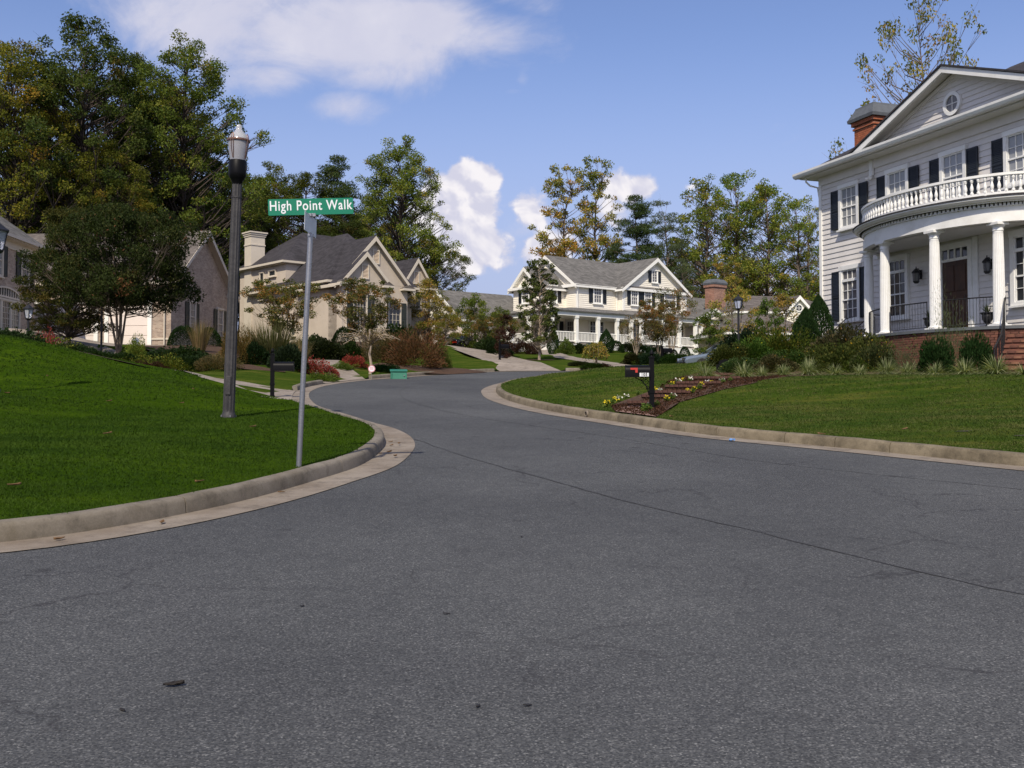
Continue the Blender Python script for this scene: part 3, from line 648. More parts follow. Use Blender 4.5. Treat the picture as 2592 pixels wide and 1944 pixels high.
def blade_mesh(seed, n, length, width, pal, spread=1., droop=1., base=.05, seg=4):
    """arching strap leaves from one crown"""
    rng = np.random.default_rng(seed); a = rng.uniform(0, 2*math.pi, n); L = length*rng.uniform(.6, 1.15, n); e = rng.uniform(.15, 1., n)*spread
    rb = base*np.sqrt(rng.random(n)); bx = np.cos(a)*rb; by = np.sin(a)*rb; vs = []; prev = None; quads = []
    side = np.stack([-np.sin(a), np.cos(a), np.zeros(n)], 1)
    cen = []
    for k in range(seg+1):
        t = k/seg; hor = L*(e*t*.9+.25*droop*t*t*e); z = L*(t*(1.05-.35*e)-droop*(.75*e+.1)*t*t*.85)
        cen.append(np.stack([bx+np.cos(a)*hor, by+np.sin(a)*hor, np.maximum(z, .01)], 1))
    v = []
    for k in range(seg):
        w0 = width*(1-k/seg)**.6; w1 = width*(1-(k+1)/seg)**.6
        v.append(np.stack([cen[k]-side*w0/2, cen[k]+side*w0/2, cen[k+1]+side*w1/2, cen[k+1]-side*w1/2], 1))
    v = np.stack(v, 1).reshape(-1, 3); cols = np.repeat(palette(pal, n, rng), seg*4, 0)
    return rawquads('leaves', v, cols, M['leaf'])
T = {}
# tall woodland trees (built 1:1 in metres, height 24)
T['oakA'] = tree_mesh(11, 24, 6.4, .18, 320, 66000, .21, 'deep', 'oval', .38, clr=.125, lobes=.24, bark='bark_dark')
T['oakB'] = tree_mesh(12, 24, 6.8, .15, 320, 62000, .21, 'olive', 'oval', .34, clr=.12, multi=2, spread=.3, lobes=.25, bark='bark_dark')
T['oakC'] = tree_mesh(13, 24, 5.8, .12, 320, 50000, .20, 'poplar', 'oval', .32, clr=.13, lobes=.28, bark='bark_dark')
T['popA'] = tree_mesh(21, 20, 4.7, .15, 230, 17500, .23, 'poplar', 'oval', .26, clr=.13, bark='bark')
T['popB'] = tree_mesh(22, 20, 5.1, .18, 250, 20000, .23, 'poplar', 'column', .28, clr=.125, multi=2, spread=.35, bark='bark')
T['yelA'] = tree_mesh(31, 20, 4.0, .10, 170, 13000, .23, 'yellow', 'column', .24, clr=.14, bark='bark')
T['pineA'] = tree_mesh(41, 20, 4.6, .22, 150, 30000, .34, 'pine', 'cone', .25, flat=.45, clr=.2, aspect=.2, lobes=.3)
T['bare'] = tree_mesh(33, 20, 6.2, .42, 120, 5200, .22, 'yellow', 'oval', .2, clr=.10, lobes=.4)
T['pineB'] = tree_mesh(42, 20, 4.2, .16, 130, 17000, .32, 'paleP', 'oval', .22, flat=.45, clr=.17, aspect=.18)
T['myrA'] = tree_mesh(51, 6, 3.3, .33, 290, 56000, .13, 'myrtle', 'oval', .06, multi=6, spread=.26, clr=.14, bark='bark', trunk_top=.8, lobes=.3, aspect=.42)
T['myrB'] = tree_mesh(52, 5, 2.1, .32, 100, 9500, .12, 'myrtle_red', 'vase', .045, multi=6, spread=.5, clr=.15, bark='bark', trunk_top=.8)
T['myrC'] = tree_mesh(53, 5, 2.0, .34, 50, 2600, .12, 'myrtle_red', 'vase', .05, multi=5, spread=.5, clr=.18, bark='bark_pale', trunk_top=.85)
T['cyp'] = tree_mesh(61, 7, 2.8, .14, 170, 30000, .18, 'cypress', 'column', .14, flat=.4, clr=.19, aspect=.3, bark='bark_dark')
T['young'] = tree_mesh(71, 9, 1.9, .20, 230, 9500, .18, 'rose', 'column', .10, clr=.15, aspect=.6, bark='bark_pale', lobes=.2)
T['bright'] = tree_mesh(72, 5, 1.5, .22, 45, 4600, .15, 'bright', 'oval', .07, clr=.26)
T['maple'] = tree_mesh(73, 5, 1.7, .28, 50, 2600, .14, 'yellow', 'oval', .07, clr=.22, multi=3, spread=.4)
T['burg'] = tree_mesh(74, 5, 1.4, .04, 60, 7000, .14, 'burgundy', 'column', .07, clr=.28)
T['small'] = tree_mesh(75, 7, 2.6, .10, 70, 8000, .20, 'olive', 'oval', .10, clr=.22, multi=3, spread=.3)
T['fall'] = tree_mesh(76, 9, 3.2, .06, 80, 9500, .22, 'yellow', 'oval', .13, clr=.22)
S = {
 'ball': shrub_mesh(1, 1, 1, 1.25, 5200, .085, 'box', rough=.03, shell=.85),
 'mound': shrub_mesh(2, 1, 1, 1, 5200, .12, 'juniper', rough=.13),
 'rose': shrub_mesh(3, 1, 1, 1, 6500, .10, 'rose', rough=.2, flowers=((.45, .32, .03), .006)),
 'loose': shrub_mesh(4, 1, 1, 1, 4200, .10, 'olive', rough=.25, shell=.3),
 'brown': shrub_mesh(5, 1, 1, 1, 6500, .10, 'brown', rough=.14, aspect=.22, shell=.4),
 'bright': shrub_mesh(6, 1, 1, 1, 4200, .11, 'bright', rough=.2),
 'red': shrub_mesh(7, 1, 1, 1, 3200, .11, 'redbush', rough=.2),
 'burg': shrub_mesh(8, 1, 1, 1, 4200, .10, 'burgundy', rough=.15),
 'pale': shrub_mesh(9, 1, 1, 1, 3600, .06, 'paleP', rough=.3, shell=.1, aspect=.25),
}
def arbor(seed, n=9000, pal='arb'):
    rng = np.random.default_rng(seed); u = rng.random(n)**.8; a = rng.uniform(0, 2*math.pi, n)
    R_ = (.5*np.sin(np.pi*(u*.80+.20))**.9)*(1+.08*np.sin(5*a+9*u)+.06*np.sin(3*a-14*u)); r = R_*(.7+.3*rng.random(n)**.5)
    p = np.stack([np.cos(a)*r, np.sin(a)*r, u*1.0], 1); d = np.stack([np.cos(a)*.5, np.sin(a)*.5, np.ones(n)], 1)
    return leafmesh('foliage', p, .055, .022, palette(pal, n, rng), rng, dirs=d)
S['arb'] = arbor(1)
S['lily'] = blade_mesh(3, 420, .80, .022, 'varieg', 1.15, 1.15, .09)
S['lily2'] = blade_mesh(4, 360, .76, .022, 'varieg', 1.2, 1.2, .09)
S['maiden'] = blade_mesh(5, 620, 2.1, .028, 'maiden', .55, .55, .35, 5)
S['tuft'] = blade_mesh(6, 420, 1.5, .022, 'straw', .45, .4, .25, 4)
def pansy(seed, col):
    rng = np.random.default_rng(seed); n = 70; d = rng.normal(size=(n, 3)); d[:, 2] = abs(d[:, 2]); d /= np.linalg.norm(d, axis=1)[:, None]
    p = d*.11*rng.uniform(.3, 1, (n, 1))*np.array([1, 1, .9])+np.array([0, 0, .03]); c = palette('bright', n, rng)*.8
    m = rng.random(n) < .2; c[m] = col; p[m, 2] += .05; return leafmesh('foliage', p, .055, .045, c, rng)
S['panY'] = pansy(1, (.75, .6, .04)); S['panW'] = pansy(2, (.75, .72, .68)); S['panG'] = pansy(3, (.09, .15, .03))
rt = random.Random(9)
def tree(kind, px, Y, top, label, cat='tree', group=None, wide=1., tint=None, name=None, rz=None, base_dz=-.1, dx=0.):
    """a tree whose top reaches row top of the photograph when it stands at distance Y"""
    tm, crm = T[kind]; h0 = max(v.co.z for v in crm.vertices) if kind not in HT else HT[kind]; HT[kind] = h0
    p = on(px, Y); hh = W(px, top, Y).z-p.z; s = hh/h0
    o = empty(name or 'tree', p+Vector((dx, 0, base_dz)), rt.uniform(0, 6.28) if rz is None else rz, label=label, cat=cat, group=group)
    w = s*wide
    for nm, me in (('trunk', tm), ('crown', crm)):
        c = link(nm, me, o); c.scale = (w, w, s)
        if tint and nm == 'crown': c.color = (*tint, 1)
    return o
HT = {}
def shrub(kind, px, Y, w, h, label, cat='shrub', name='shrub', group=None, tint=None, dz=-.03, dep=None, rz=None, part=None):
    p = on(px, Y, dz)
    o = link(name, S[kind], None, p, rt.uniform(0, 6.28) if rz is None else rz, label=label, cat=cat, group=group); o.scale = (w/2, (dep or w)/2, h)
    if kind == 'ball': o.scale = (w/2, w/2, h/1.27)
    if kind == 'arb': o.scale = (w, w, h)
    if kind in ('lily', 'lily2', 'maiden', 'tuft', 'panY', 'panW', 'panG'): o.scale = (w, w, h)
    if tint: o.color = (*tint, 1)
    return o
# ---------------------------------------------------------------- building kit
CACHE = {}
def cached(key, fn):
    if key not in CACHE: CACHE[key] = fn()
    return CACHE[key]
def window(par, x, y, z, w, h, cols, rows, rot=0., frame='white', pane='pane', shut=None, sw=.45, trim=.11, sash=True, transom=0, sill=True, name='window', arch=False):
    """window set on a wall; panes are pieces of their own"""
    def fr():
        m = MB(); d0, d1 = -.10, .02; b = .045
        m.box(-w/2-trim, -w/2, d0, d1, 0, h); m.box(w/2, w/2+trim, d0, d1, 0, h); m.box(-w/2-trim-.02, w/2+trim+.02, d0-.02, d1, h, h+trim*1.2)
        m.box(-w/2-trim, w/2+trim, d0, d1, -trim*.6, 0)
        i0, i1 = -.075, .0; zt = h-transom
        m.box(-w/2, -w/2+b, i0, i1, 0, h); m.box(w/2-b, w/2, i0, i1, 0, h); m.box(-w/2+b, w/2-b, i0, i1, 0, b); m.box(-w/2+b, w/2-b, i0, i1, h-b, h)
        if transom: m.box(-w/2+b, w/2-b, i0-.02, i1, zt-.05, zt+.05)
        if sash: m.box(-w/2+b, w/2-b, i0-.01, i1, zt/2-.025, zt/2+.025)
        for i in range(1, cols):
            xx = -w/2+b+(w-2*b)*i/cols; m.box(xx-.011, xx+.011, -.062, -.02, b, h-b)
        for j in range(1, rows):
            if sash and j*2 == rows: continue
            zz = b+(zt-2*b)*j/rows; m.box(-w/2+b, w/2-b, -.0615, -.0205, zz-.011, zz+.011)
        return m.mesh('window_frame', M[frame])
    f = link(name, cached(('wf', w, h, cols, rows, frame, trim, sash, transom), fr), par, (x, y, z), rot)
    b = .045; zt = h-transom; pw = (w-2*b)/cols-.016; ph = (zt-2*b)/rows-.016
    pmh = cached(('pane', round(pw, 3), round(ph, 3), pane), lambda: MB().box(-pw/2, pw/2, -.038, -.024, -ph/2, ph/2).mesh('pane', M[pane]))
    for i in range(cols):
        for j in range(rows):
            o = link('pane', pmh, f, (-w/2+b+(w-2*b)*(i+.5)/cols, 0, b+(zt-2*b)*(j+.5)/rows)); o.rotation_euler = (rt.gauss(0, .004), 0, rt.gauss(0, .004))
    if transom:
        th = transom-.05-b-.01; tm = cached(('pane', round(pw, 3), round(th, 3), pane), lambda: MB().box(-pw/2, pw/2, -.038, -.024, -th/2, th/2).mesh('pane', M[pane]))
        for i in range(cols): link('pane', tm, f, (-w/2+b+(w-2*b)*(i+.5)/cols, 0, zt+.05+th/2))
    if sill: link('sill', cached(('sill', w, trim, frame), lambda: MB().box(-w/2-trim-.05, w/2+trim+.05, -.16, .02, -.06-trim*.6, -trim*.6-.002).mesh('sill', M[frame])), f)
    if shut:
        def sm():
            m = MB(); m.box(-sw/2+.05, sw/2-.05, -.065, -.03, .05, h-.05)
            m.box(-sw/2, -sw/2+.05, -.085, -.03, 0, h); m.box(sw/2-.05, sw/2, -.085, -.03, 0, h)
            for zz in (0, h*.46, h-.07): m.box(-sw/2+.05, sw/2-.05, -.084, -.031, zz, zz+.07)
            k = int(h/.06)
            for q in range(k):
                z0 = .08+q*(h-.16)/k
                if abs(z0-h*.46) < .09: continue
                m.add([(-sw/2+.05, -.066, z0+.035), (sw/2-.05, -.066, z0+.035), (sw/2-.05, -.079, z0), (-sw/2+.05, -.079, z0)], [(0, 1, 2, 3)])
            return m.mesh('shutter', M[shut])
        me = cached(('sh', sw, h, shut), sm); c, s = math.cos(rot), math.sin(rot)
        for sg in (-1, 1):
            dx = sg*(w/2+trim+sw/2+.015); link('shutter', me, par, (x+dx*c, y+dx*s, z), rot)
    return f
def lap(par, fn, z0, z1, step, x, y, rot, mat, name='siding', t=.032, single=False):
    """lapped boards between z0 and z1; fn(z) gives the two ends of the board at that height"""
    z = z0; allm = MB(); k = 0
    while z < z1-.03:
        a0, b0 = fn(z); a1, b1 = fn(min(z+step, z1)); zt = min(z+step*1.06, z1+.01)
        if min(b0-a0, b1-a1) > .05 or b0-a0 > .2:
            m = MB() if single else allm
            m.add([(a0, -t, z), (b0, -t, z), (b0, .01, z), (a0, .01, z), (a1, -.004, zt), (b1, -.004, zt), (b1, .01, zt), (a1, .01, zt)],
                  [(3, 2, 1, 0), (4, 5, 6, 7), (0, 1, 5, 4), (1, 2, 6, 5), (2, 3, 7, 6), (3, 0, 4, 7)])
            if single: link('plank', cached(('pl', round(a0, 3), round(b0, 3), round(a1, 3), round(b1, 3), round(zt-z, 3)), lambda: MB().add([(a0, -t, 0), (b0, -t, 0), (b0, .01, 0), (a0, .01, 0), (a1, -.004, zt-z), (b1, -.004, zt-z), (b1, .01, zt-z), (a1, .01, zt-z)],
                  [(3, 2, 1, 0), (4, 5, 6, 7), (0, 1, 5, 4), (1, 2, 6, 5), (2, 3, 7, 6), (3, 0, 4, 7)]).mesh('plank', M[mat])), par, (x, y+rt.uniform(-.002, .002), z), rot)
        z += step
    if not single: link(name, allm.mesh(name, M[mat]), par, (x, y, 0), rot, kind='stuff')
def gable(par, axis, a0, a1, b0, b1, ze, zr, ov=.4, eo=.35, roof='roof_grey', trim='white', wall='cream', ends=(1, 0), th=.14, lapm=None, returns=True, ovb=0.):
    """gable roof: span a0..a1, ridge along `axis` from b0 to b1; ends = which ends show a gable wall"""
    am = (a0+a1)/2; sl = (zr-ze)/(am-a0); zo = ze-sl*ov
    e0 = b0-(eo if ends[0] else 0); e1 = b1+(eo if ends[1] else ovb)
    up = [(a0-ov, zo), (am, zr), (a1+ov, zo)]; lo = [(a1+ov, zo-th), (am, zr-th*1.2), (a0-ov, zo-th)]
    MB().prism([(a, z+th) for a, z in up]+[(a, z+th) for a, z in lo], axis, e0+.03, e1-(.03 if ends[1] else 0)).build('roof', M[roof], par)
    if wall: MB().prism([(a0+.01, ze-.02), (a1-.01, ze-.02), (am, zr-.05)], axis, b0+(.0 if ends[0] else 0), b1).build('gable_wall', M[wall], par)
    bw = .26
    for e, k in ((e0, ends[0]), (e1, ends[1])):
        if not k: continue
        d = (e, e+.05) if e == e0 else (e-.05, e)
        MB().prism([(a0-ov-.02, zo+th*.7), (am, zr+th*.7), (a1+ov+.02, zo+th*.7), (a1+ov+.02, zo+th*.7-bw), (am, zr+th*.7-bw*1.25), (a0-ov-.02, zo+th*.7-bw)], axis, *d).build('rake_board', M[trim], par)
        # sloping soffit between the rake board and the wall
        q = (e+.05, b0) if e == e0 else (b1, e-.05)
        MB().prism([(a0-ov, zo-.02), (am, zr-.03), (a1+ov, zo-.02), (a1+ov, zo-.06), (am, zr-.08), (a0-ov, zo-.06)], axis, *q).build('soffit', M[trim], par)
    for a in ((a0-ov-.06, a0-ov), (a1+ov, a1+ov+.06)):          # gutters along the eaves
        m = MB()
        P = (a[0], a[1]); 
        if axis == 'y': m.box(P[0], P[1], e0, e1, zo-.06, zo+.1)
        else: m.box(e0, e1, P[0], P[1], zo-.06, zo+.1)
        m.build('gutter', M[trim], par)
def hip(par, x0, x1, y0, y1, ze, zr, ov=.45, roof='roof_grey', trim='white', inset=None, th=.16):
    X0, X1, Y0, Y1 = x0-ov, x1+ov, y0-ov, y1+ov; d = inset if inset is not None else min(X1-X0, Y1-Y0)/2
    if X1-X0 > Y1-Y0: r = [(X0+d, (Y0+Y1)/2), (X1-d, (Y0+Y1)/2)]
    else: r = [((X0+X1)/2, Y0+d), ((X0+X1)/2, Y1-d)]
    v = [(X0, Y0, ze), (X1, Y0, ze), (X1, Y1, ze), (X0, Y1, ze), (*r[0], zr), (*r[1], zr)]
    f = [(0, 1, 5, 4), (1, 2, 5), (2, 3, 4, 5), (3, 0, 4)] if X1-X0 > Y1-Y0 else [(0, 1, 4), (1, 2, 5, 4), (2, 3, 5), (3, 0, 4, 5)]
    MB().add(v, f+[(3, 2, 1, 0)]).build('roof', M[roof], par)
    MB().box(X0+.05, X1-.05, Y0+.05, Y1-.05, ze-th-.02, ze-.004).build('soffit', M[trim], par)
    g = MB(); t = .09
    g.box(X0-t, X1+t, Y0-t, Y0, ze-.13, ze+.02); g.box(X0-t, X1+t, Y1, Y1+t, ze-.13, ze+.02); g.box(X0-t, X0, Y0, Y1, ze-.13, ze+.02); g.box(X1, X1+t, Y0, Y1, ze-.13, ze+.02)
    g.build('gutter', M[trim], par)
def downspout(par, pts, mat='white', r=.04): MB().tube(pts, r, 6).build('downspout', M[mat], par, smooth=True)
RN = -math.pi/2

# ================================================================ the white house with the round portico
OX, OY, FL = 12.07, 40.0, 3.83
house = empty('portico_house', (OX, OY, FL), math.atan2(-.949, .316), label='large white clapboard house with curved columned portico and black shutters', cat='house')
HM = house.matrix_basis.copy(); HM = Matrix.Translation((OX, OY, FL)) @ Matrix.Rotation(math.atan2(-.949, .316), 4, 'Z')
def hp(x, y, z): return HM @ Vector((x, y, z))
MB().box(0, 14.6, .03, 9.5, -.25, 6.6).build('wall', M['siding'], house)
MB().box(.05, 14.55, .06, 9.45, -2.6, -.25).build('foundation', M['brick_red'], house)
def pl_fn(z): return (.13, 14.47)
lap(house, pl_fn, -.2, 6.25, .196, 0, .03, 0, 'siding', single=True)
MB().box(-.02, .13, -.04, .12, -.25, 6.3).build('corner_board', M['white'], house); MB().box(14.47, 14.62, -.04, .12, -.25, 6.3).build('corner_board', M['white'], house)
MB().box(-.03, 14.63, -.035, .05, 6.25, 6.6).build('frieze_board', M['siding'], house)
hip(house, 0, 14.6, 0, 9.6, 6.76, 10.0, .58, 'roof_dark', 'siding')
# gutter with a moulded front
gm_ = MB(); gm_.prism([(-.58, 6.62), (-.70, 6.66), (-.74, 6.74), (-.745, 6.82), (-.70, 6.82), (-.58, 6.78)], 'x', -.75, 15.35); gm_.build('front_gutter', M['white'], house)
# pediment
px_, pw_, pz0, pz1 = 7.3, 4.75, 6.86, 8.62
ps = (pz1-pz0)/pw_
MB().prism([(px_-pw_+.1, pz0), (px_+pw_-.1, pz0), (px_, pz1-.1)], 'y', .06, 4.2).build('pediment_wall', M['siding'], house)
lap(house, lambda z: (px_-max(0, (pz1-.12-z)/ps)+.25, px_+max(0, (pz1-.12-z)/ps)-.25), pz0+.02, pz1-.2, .17, 0, .05, 0, 'siding', single=True)
MB().prism([(px_-pw_-.35, pz0-.02), (px_, pz1+.14), (px_+pw_+.35, pz0-.02), (px_+pw_+.35, pz0-.08), (px_, pz1+.07), (px_-pw_-.35, pz0-.08)], 'y', -.52, 4.6).build('pediment_roof', M['roof_dark'], house)
MB().prism([(px_-pw_-.2, pz0-.06), (px_, pz1+.065), (px_+pw_+.2, pz0-.06), (px_+pw_-.35, pz0-.06), (px_, pz1-.14), (px_-pw_+.35, pz0-.06)], 'y', -.48, -.38).build('rake_board', M['white'], house)
MB().prism([(px_-pw_-.1, pz0-.1), (px_, pz1+.03), (px_+pw_+.1, pz0-.1), (px_+pw_-.05, pz0-.12), (px_, pz1-.04), (px_-pw_+.05, pz0-.12)], 'y', -.38, .05).build('soffit', M['siding'], house)
MB().prism([(px_-pw_+.15, pz0-.05), (px_, pz1-.12), (px_+pw_-.15, pz0-.05), (px_+pw_-.5, pz0-.05), (px_, pz1-.26), (px_-pw_+.5, pz0-.05)], 'y', -.02, .045).build('pediment_trim', M['siding'], house)
MB().box(px_-pw_-.2, px_+pw_+.2, -.6, .05, 6.83, 6.87).build('pediment_flashing', M['slate'], house)
# round window
def disc_ring(r0, r1, y0, y1, seg=32, arc=(0, 2*math.pi)):
    m = MB(); n = seg; full = abs(arc[1]-arc[0]-2*math.pi) < 1e-6; k = n if full else n+1; vs = []
    for (r, y) in ((r0, y0), (r1, y0), (r1, y1), (r0, y1)):
        for i in range(k):
            a = arc[0]+(arc[1]-arc[0])*i/n; vs.append((r*math.cos(a), y, r*math.sin(a)))
    fs = []
    for q in range(4):
        for i in range(n):
            j = (i+1) % k; fs.append((q*k+i, q*k+j, ((q+1) % 4)*k+j, ((q+1) % 4)*k+i))
    return m.add(vs, fs)
rw = disc_ring(.27, .39, -.06, .04); rw.box(-.012, .012, -.03, .0, -.27, .27); rw.box(-.27, .27, -.031, .001, -.012, .012)
ro = rw.build('round_window', M['white'], house); ro.location = (7.25, .0, 7.52)
for i in range(4):
    m = MB(); a0 = i*math.pi/2; pts = [(0.014*(1 if i in (0, 3) else -1), 0.014*(1 if i < 2 else -1))]+[(.268*math.cos(a0+k*math.pi/16), .268*math.sin(a0+k*math.pi/16)) for k in range(9)]
    m.prism(pts, 'y', -.015, -.005); m.build('pane', M['pane_mid'], ro)
# windows
for i, x in enumerate((1.88, 4.58, 7.28, 10.02, 12.75)):
    window(house, x, 0, 4.38, .92, 1.48, 3, 4, frame='white', pane='pane_blind', shut='shutter', sw=.47, trim=.13)
window(house, 1.88, 0, .90, .92, 1.86, 3, 4, frame='white', pane='pane_mid', shut='shutter', sw=.47, trim=.13, transom=.40)
window(house, 12.75, 0, .90, .92, 1.86, 3, 4, frame='white', pane='pane_mid', shut='shutter', sw=.47, trim=.13, transom=.40)
window(house, 4.50, 0, .78, .90, 1.98, 3, 4, frame='white', pane='pane', trim=.13, transom=.42)
window(house, 10.25, 0, .78, .96, 1.98, 3, 4, frame='white', pane='pane', trim=.16, transom=.42)
# door, panelled surround, transom
dr = MB(); dr.box(-.56, .56, -.05, .0, 0, 2.34)
dr = dr.build('door', M['door_wood'], house, loc=(7.3, -.01, .02))
for (a, b, c, d) in [(-.46, -.05, 1.35, 2.2), (.05, .46, 1.35, 2.2), (-.46, -.05, .2, 1.15), (.05, .46, .2, 1.15)]:
    MB().box(a, b, -.075, -.05, c, d).build('door_panel', M['door_wood'], dr, bevel=.012)
MB().tube([(.48, -.08, 1.0), (.48, -.12, 1.03), (.48, -.12, 1.17), (.48, -.08, 1.2)], .012).build('handle', M['bronze'], dr)
sr = MB(); sr.box(-.74, -.57, -.09, .0, 0, 2.95); sr.box(.57, .74, -.09, .0, 0, 2.95); sr.box(-.57, .57, -.09, 0, 2.36, 2.45); sr.box(-.57, .57, -.09, 0, 2.76, 2.95); sr.box(-.95, -.74, -.05, .0, 0, 3.03); sr.box(.74, .95, -.05, 0, 0, 3.03)
for i in range(1, 4): sr.box(-.57+1.14*i/4-.03, -.57+1.14*i/4+.03, -.08, -.01, 2.45, 2.76)
sr = sr.build('door_surround', M['white'], house, loc=(7.3, 0, 0))
for i in range(4): link('pane', cached('trp', lambda: MB().box(-.11, .11, -.05, -.035, -.15, .15).mesh('pane', M['pane'])), sr, (-.57+1.14*(i+.5)/4, 0, 2.605))
def half_wall(t0, z, nm, mat): pass
# pilasters where the portico meets the wall
for x in (3.78, 10.82):
    m = MB(); m.box(x-.16, x+.16, -.13, .0, 0, 3.05); m.box(x-.2, x+.2, -.17, .0, 0, .14); m.box(x-.2, x+.2, -.17, 0, 2.93, 3.05); m.build('pilaster', M['white'], house, bevel=.01)
# portico
EA, EB, EX = 3.58, 1.97, 7.3
def ell(th, d, z): return (EX+(EA+d)*math.cos(th), (EB+d)*math.sin(th), z)
def band(d0, d1, z0, z1, name, mat, seg=72, d1t=None):
    m = MB(); n = seg+1; vs = []
    for (d, z) in ((d0, z0), (d1, z0), (d1 if d1t is None else d1t, z1), (d0, z1)):
        for i in range(n):
            vs.append(ell(math.pi+math.pi*i/seg, d, z))
    fs = [(q*n+i, q*n+i+1, ((q+1) % 4)*n+i+1, ((q+1) % 4)*n+i) for q in range(4) for i in range(seg)]+[(0, n, 2*n, 3*n), (seg, 2*n-1, 3*n-1, 4*n-1)]
    return m.add(vs, fs).build(name, M[mat], house, smooth=True)
def halfslab(d, z0, z1, name, mat, seg=48):
    pts = [ell(math.pi+math.pi*i/seg, d, 0)[:2] for i in range(seg+1)]+[(EX+EA+d, .04), (EX-EA-d, .04)]
    return MB().prism(pts, 'z', z0, z1).build(name, M[mat], house)
band(-.18, .18, 3.05, 3.34, 'architrave', 'white'); band(-.16, .14, 3.34, 3.50, 'frieze', 'white'); band(-.1, .20, 3.50, 3.52, 'frieze_moulding', 'white')
band(-.1, .34, 3.60, 3.64, 'cornice', 'white'); band(-.1, .42, 3.64, 3.70, 'cornice_moulding', 'white', d1t=.48); band(-.1, .50, 3.70, 3.745, 'cornice_cap', 'white')
band(-.1, .53, 3.745, 3.785, 'roof_edge', 'roof_dark'); halfslab(.3, 3.60, 3.78, 'balcony_deck', 'slate'); halfslab(-.1, 3.05, 3.09, 'porch_ceiling', 'plaster_white')
dm = MB().box(-.035, .035, -.08, 0, -.04, .04).mesh('dentil', M['white'])
for i in range(78):
    th = math.pi*(1+(i+.5)/78); p = ell(th, .14, 3.562); o = link('dentil', dm, house, p); t = Vector((-(EA)*math.sin(th), EB*math.cos(th), 0)); o.rotation_euler = (0, 0, math.atan2(t.y, t.x))
band(.12, .20, 3.86, 3.93, 'bottom_rail', 'white'); band(.085, .235, 4.40, 4.475, 'top_rail', 'white')
bal = MB().lathe([(.052, 0), (.052, .05), (.03, .07), (.036, .09), (.054, .16), (.05, .21), (.026, .30), (.022, .335), (.04, .35), (.04, .365), (.028, .375), (.05, .39), (.05, .47)], 10).mesh('baluster', M['white'], smooth=True)
NB = 50; ths = []; acc = 0; fine = [math.pi*(1+i/2000) for i in range(2001)]; cum_ = [0]
for a, b in zip(fine[:-1], fine[1:]): cum_.append(cum_[-1]+(Vector(ell(b, .16, 0))-Vector(ell(a, .16, 0))).length)
for k in range(NB):
    s = cum_[-1]*(k+.5)/NB; i = next(i for i, c in enumerate(cum_) if c >= s); link('baluster', bal, house, ell(fine[i], .16, 3.93))
    if k % 8 == 0: MB().box(-.05, .05, -.04, .04, 0, .08).build('rail_foot', M['white'], house, loc=ell(fine[i], .16, 3.782))
# fluted columns
NF = 20
colm = MB().lathe([(.165, .12), (.168, .4), (.166, 1.0), (.158, 1.9), (.142, 2.74)], NF*4, mod=lambda i: 1-(.045 if i % 4 in (1, 2, 3) else 0)-(.02 if i % 4 == 2 else 0)).mesh('column_shaft', M['white'], smooth=False)
cap = MB().lathe([(.142, 2.74), (.142, 2.80), (.156, 2.81), (.156, 2.83), (.146, 2.85), (.146, 2.90), (.20, 2.96), (.20, 2.975)], 32); cap.box(-.215, .215, -.215, .215, 2.975, 3.05); capm = cap.mesh('capital', M['white'], smooth=True)
bs = MB().lathe([(.205, .06), (.215, .075), (.205, .095), (.18, .105), (.172, .12)], 32); bs.box(-.225, .225, -.225, .225, 0, .06); bsm = bs.mesh('column_base', M['white'], smooth=True)
COLS = [(7.3-2.94, -1.124), (7.3-1.155, -1.864), (7.3+1.155, -1.864), (7.3+2.94, -1.124)]
for x, y in COLS:
    c = link('column', colm, house, (x, y, 0)); link('capital', capm, c); link('base', bsm, c)
halfslab(.42, -.09, 0, 'porch_floor', 'slate'); halfslab(.30, -2.6, -.10, 'porch_core', 'mortar')
# bricks of the porch wall
bsel = []
bl_ = [0]; fine2 = [math.pi*(1+i/1500) for i in range(1501)]
for a, b in zip(fine2[:-1], fine2[1:]): bl_.append(bl_[-1]+(Vector(ell(b, .33, 0))-Vector(ell(a, .33, 0))).length)
bl_ = np.array(bl_)
for j in range(19):
    nb = int(bl_[-1]/.213)
    for i in range(nb):
        s = (i+(.5 if j % 2 else 0))*.213+.1
        if s > bl_[-1]-.05: continue
        k = int(np.searchsorted(bl_, s)); th = fine2[min(k, 1500)]; p = ell(th, .31, -.10-.076*(j+.5)); t = Vector((-EA*math.sin(th), EB*math.cos(th), 0)); bsel.append((p, math.atan2(t.y, t.x)))
bsel.sort(key=lambda q: (HM @ Vector(q[0]) - Vector((0, 0, EYE))).length+abs(q[0][2])*.6)
bms = [MB().box(-.1, .1, -.045, .05, -.0325, .0325).mesh('brick', M[m]) for m in ('brickred', 'brickred', 'brickred2', 'brickpale')]
rest = MB()
for i, (p, a) in enumerate(bsel):
    if i < 290: link('brick', rt.choice(bms), house, (p[0], p[1]+rt.uniform(-.003, .003), p[2]), a+rt.gauss(0, .01))
    else:
        c, s = math.cos(a), math.sin(a); b = [(x*c-y*s+p[0], x*s+y*c+p[1], z+p[2]) for x, y, z in ((-.1, -.045, -.032), (.1, -.045, -.032), (.1, .05, -.032), (-.1, .05, -.032), (-.1, -.045, .032), (.1, -.045, .032), (.1, .05, .032), (-.1, .05, .032))]
        rest.add(b, [(3, 2, 1, 0), (4, 5, 6, 7), (0, 1, 5, 4), (1, 2, 6, 5), (2, 3, 7, 6), (3, 0, 4, 7)])
rest.build('brickwork', M['brickred'], house, kind='stuff')
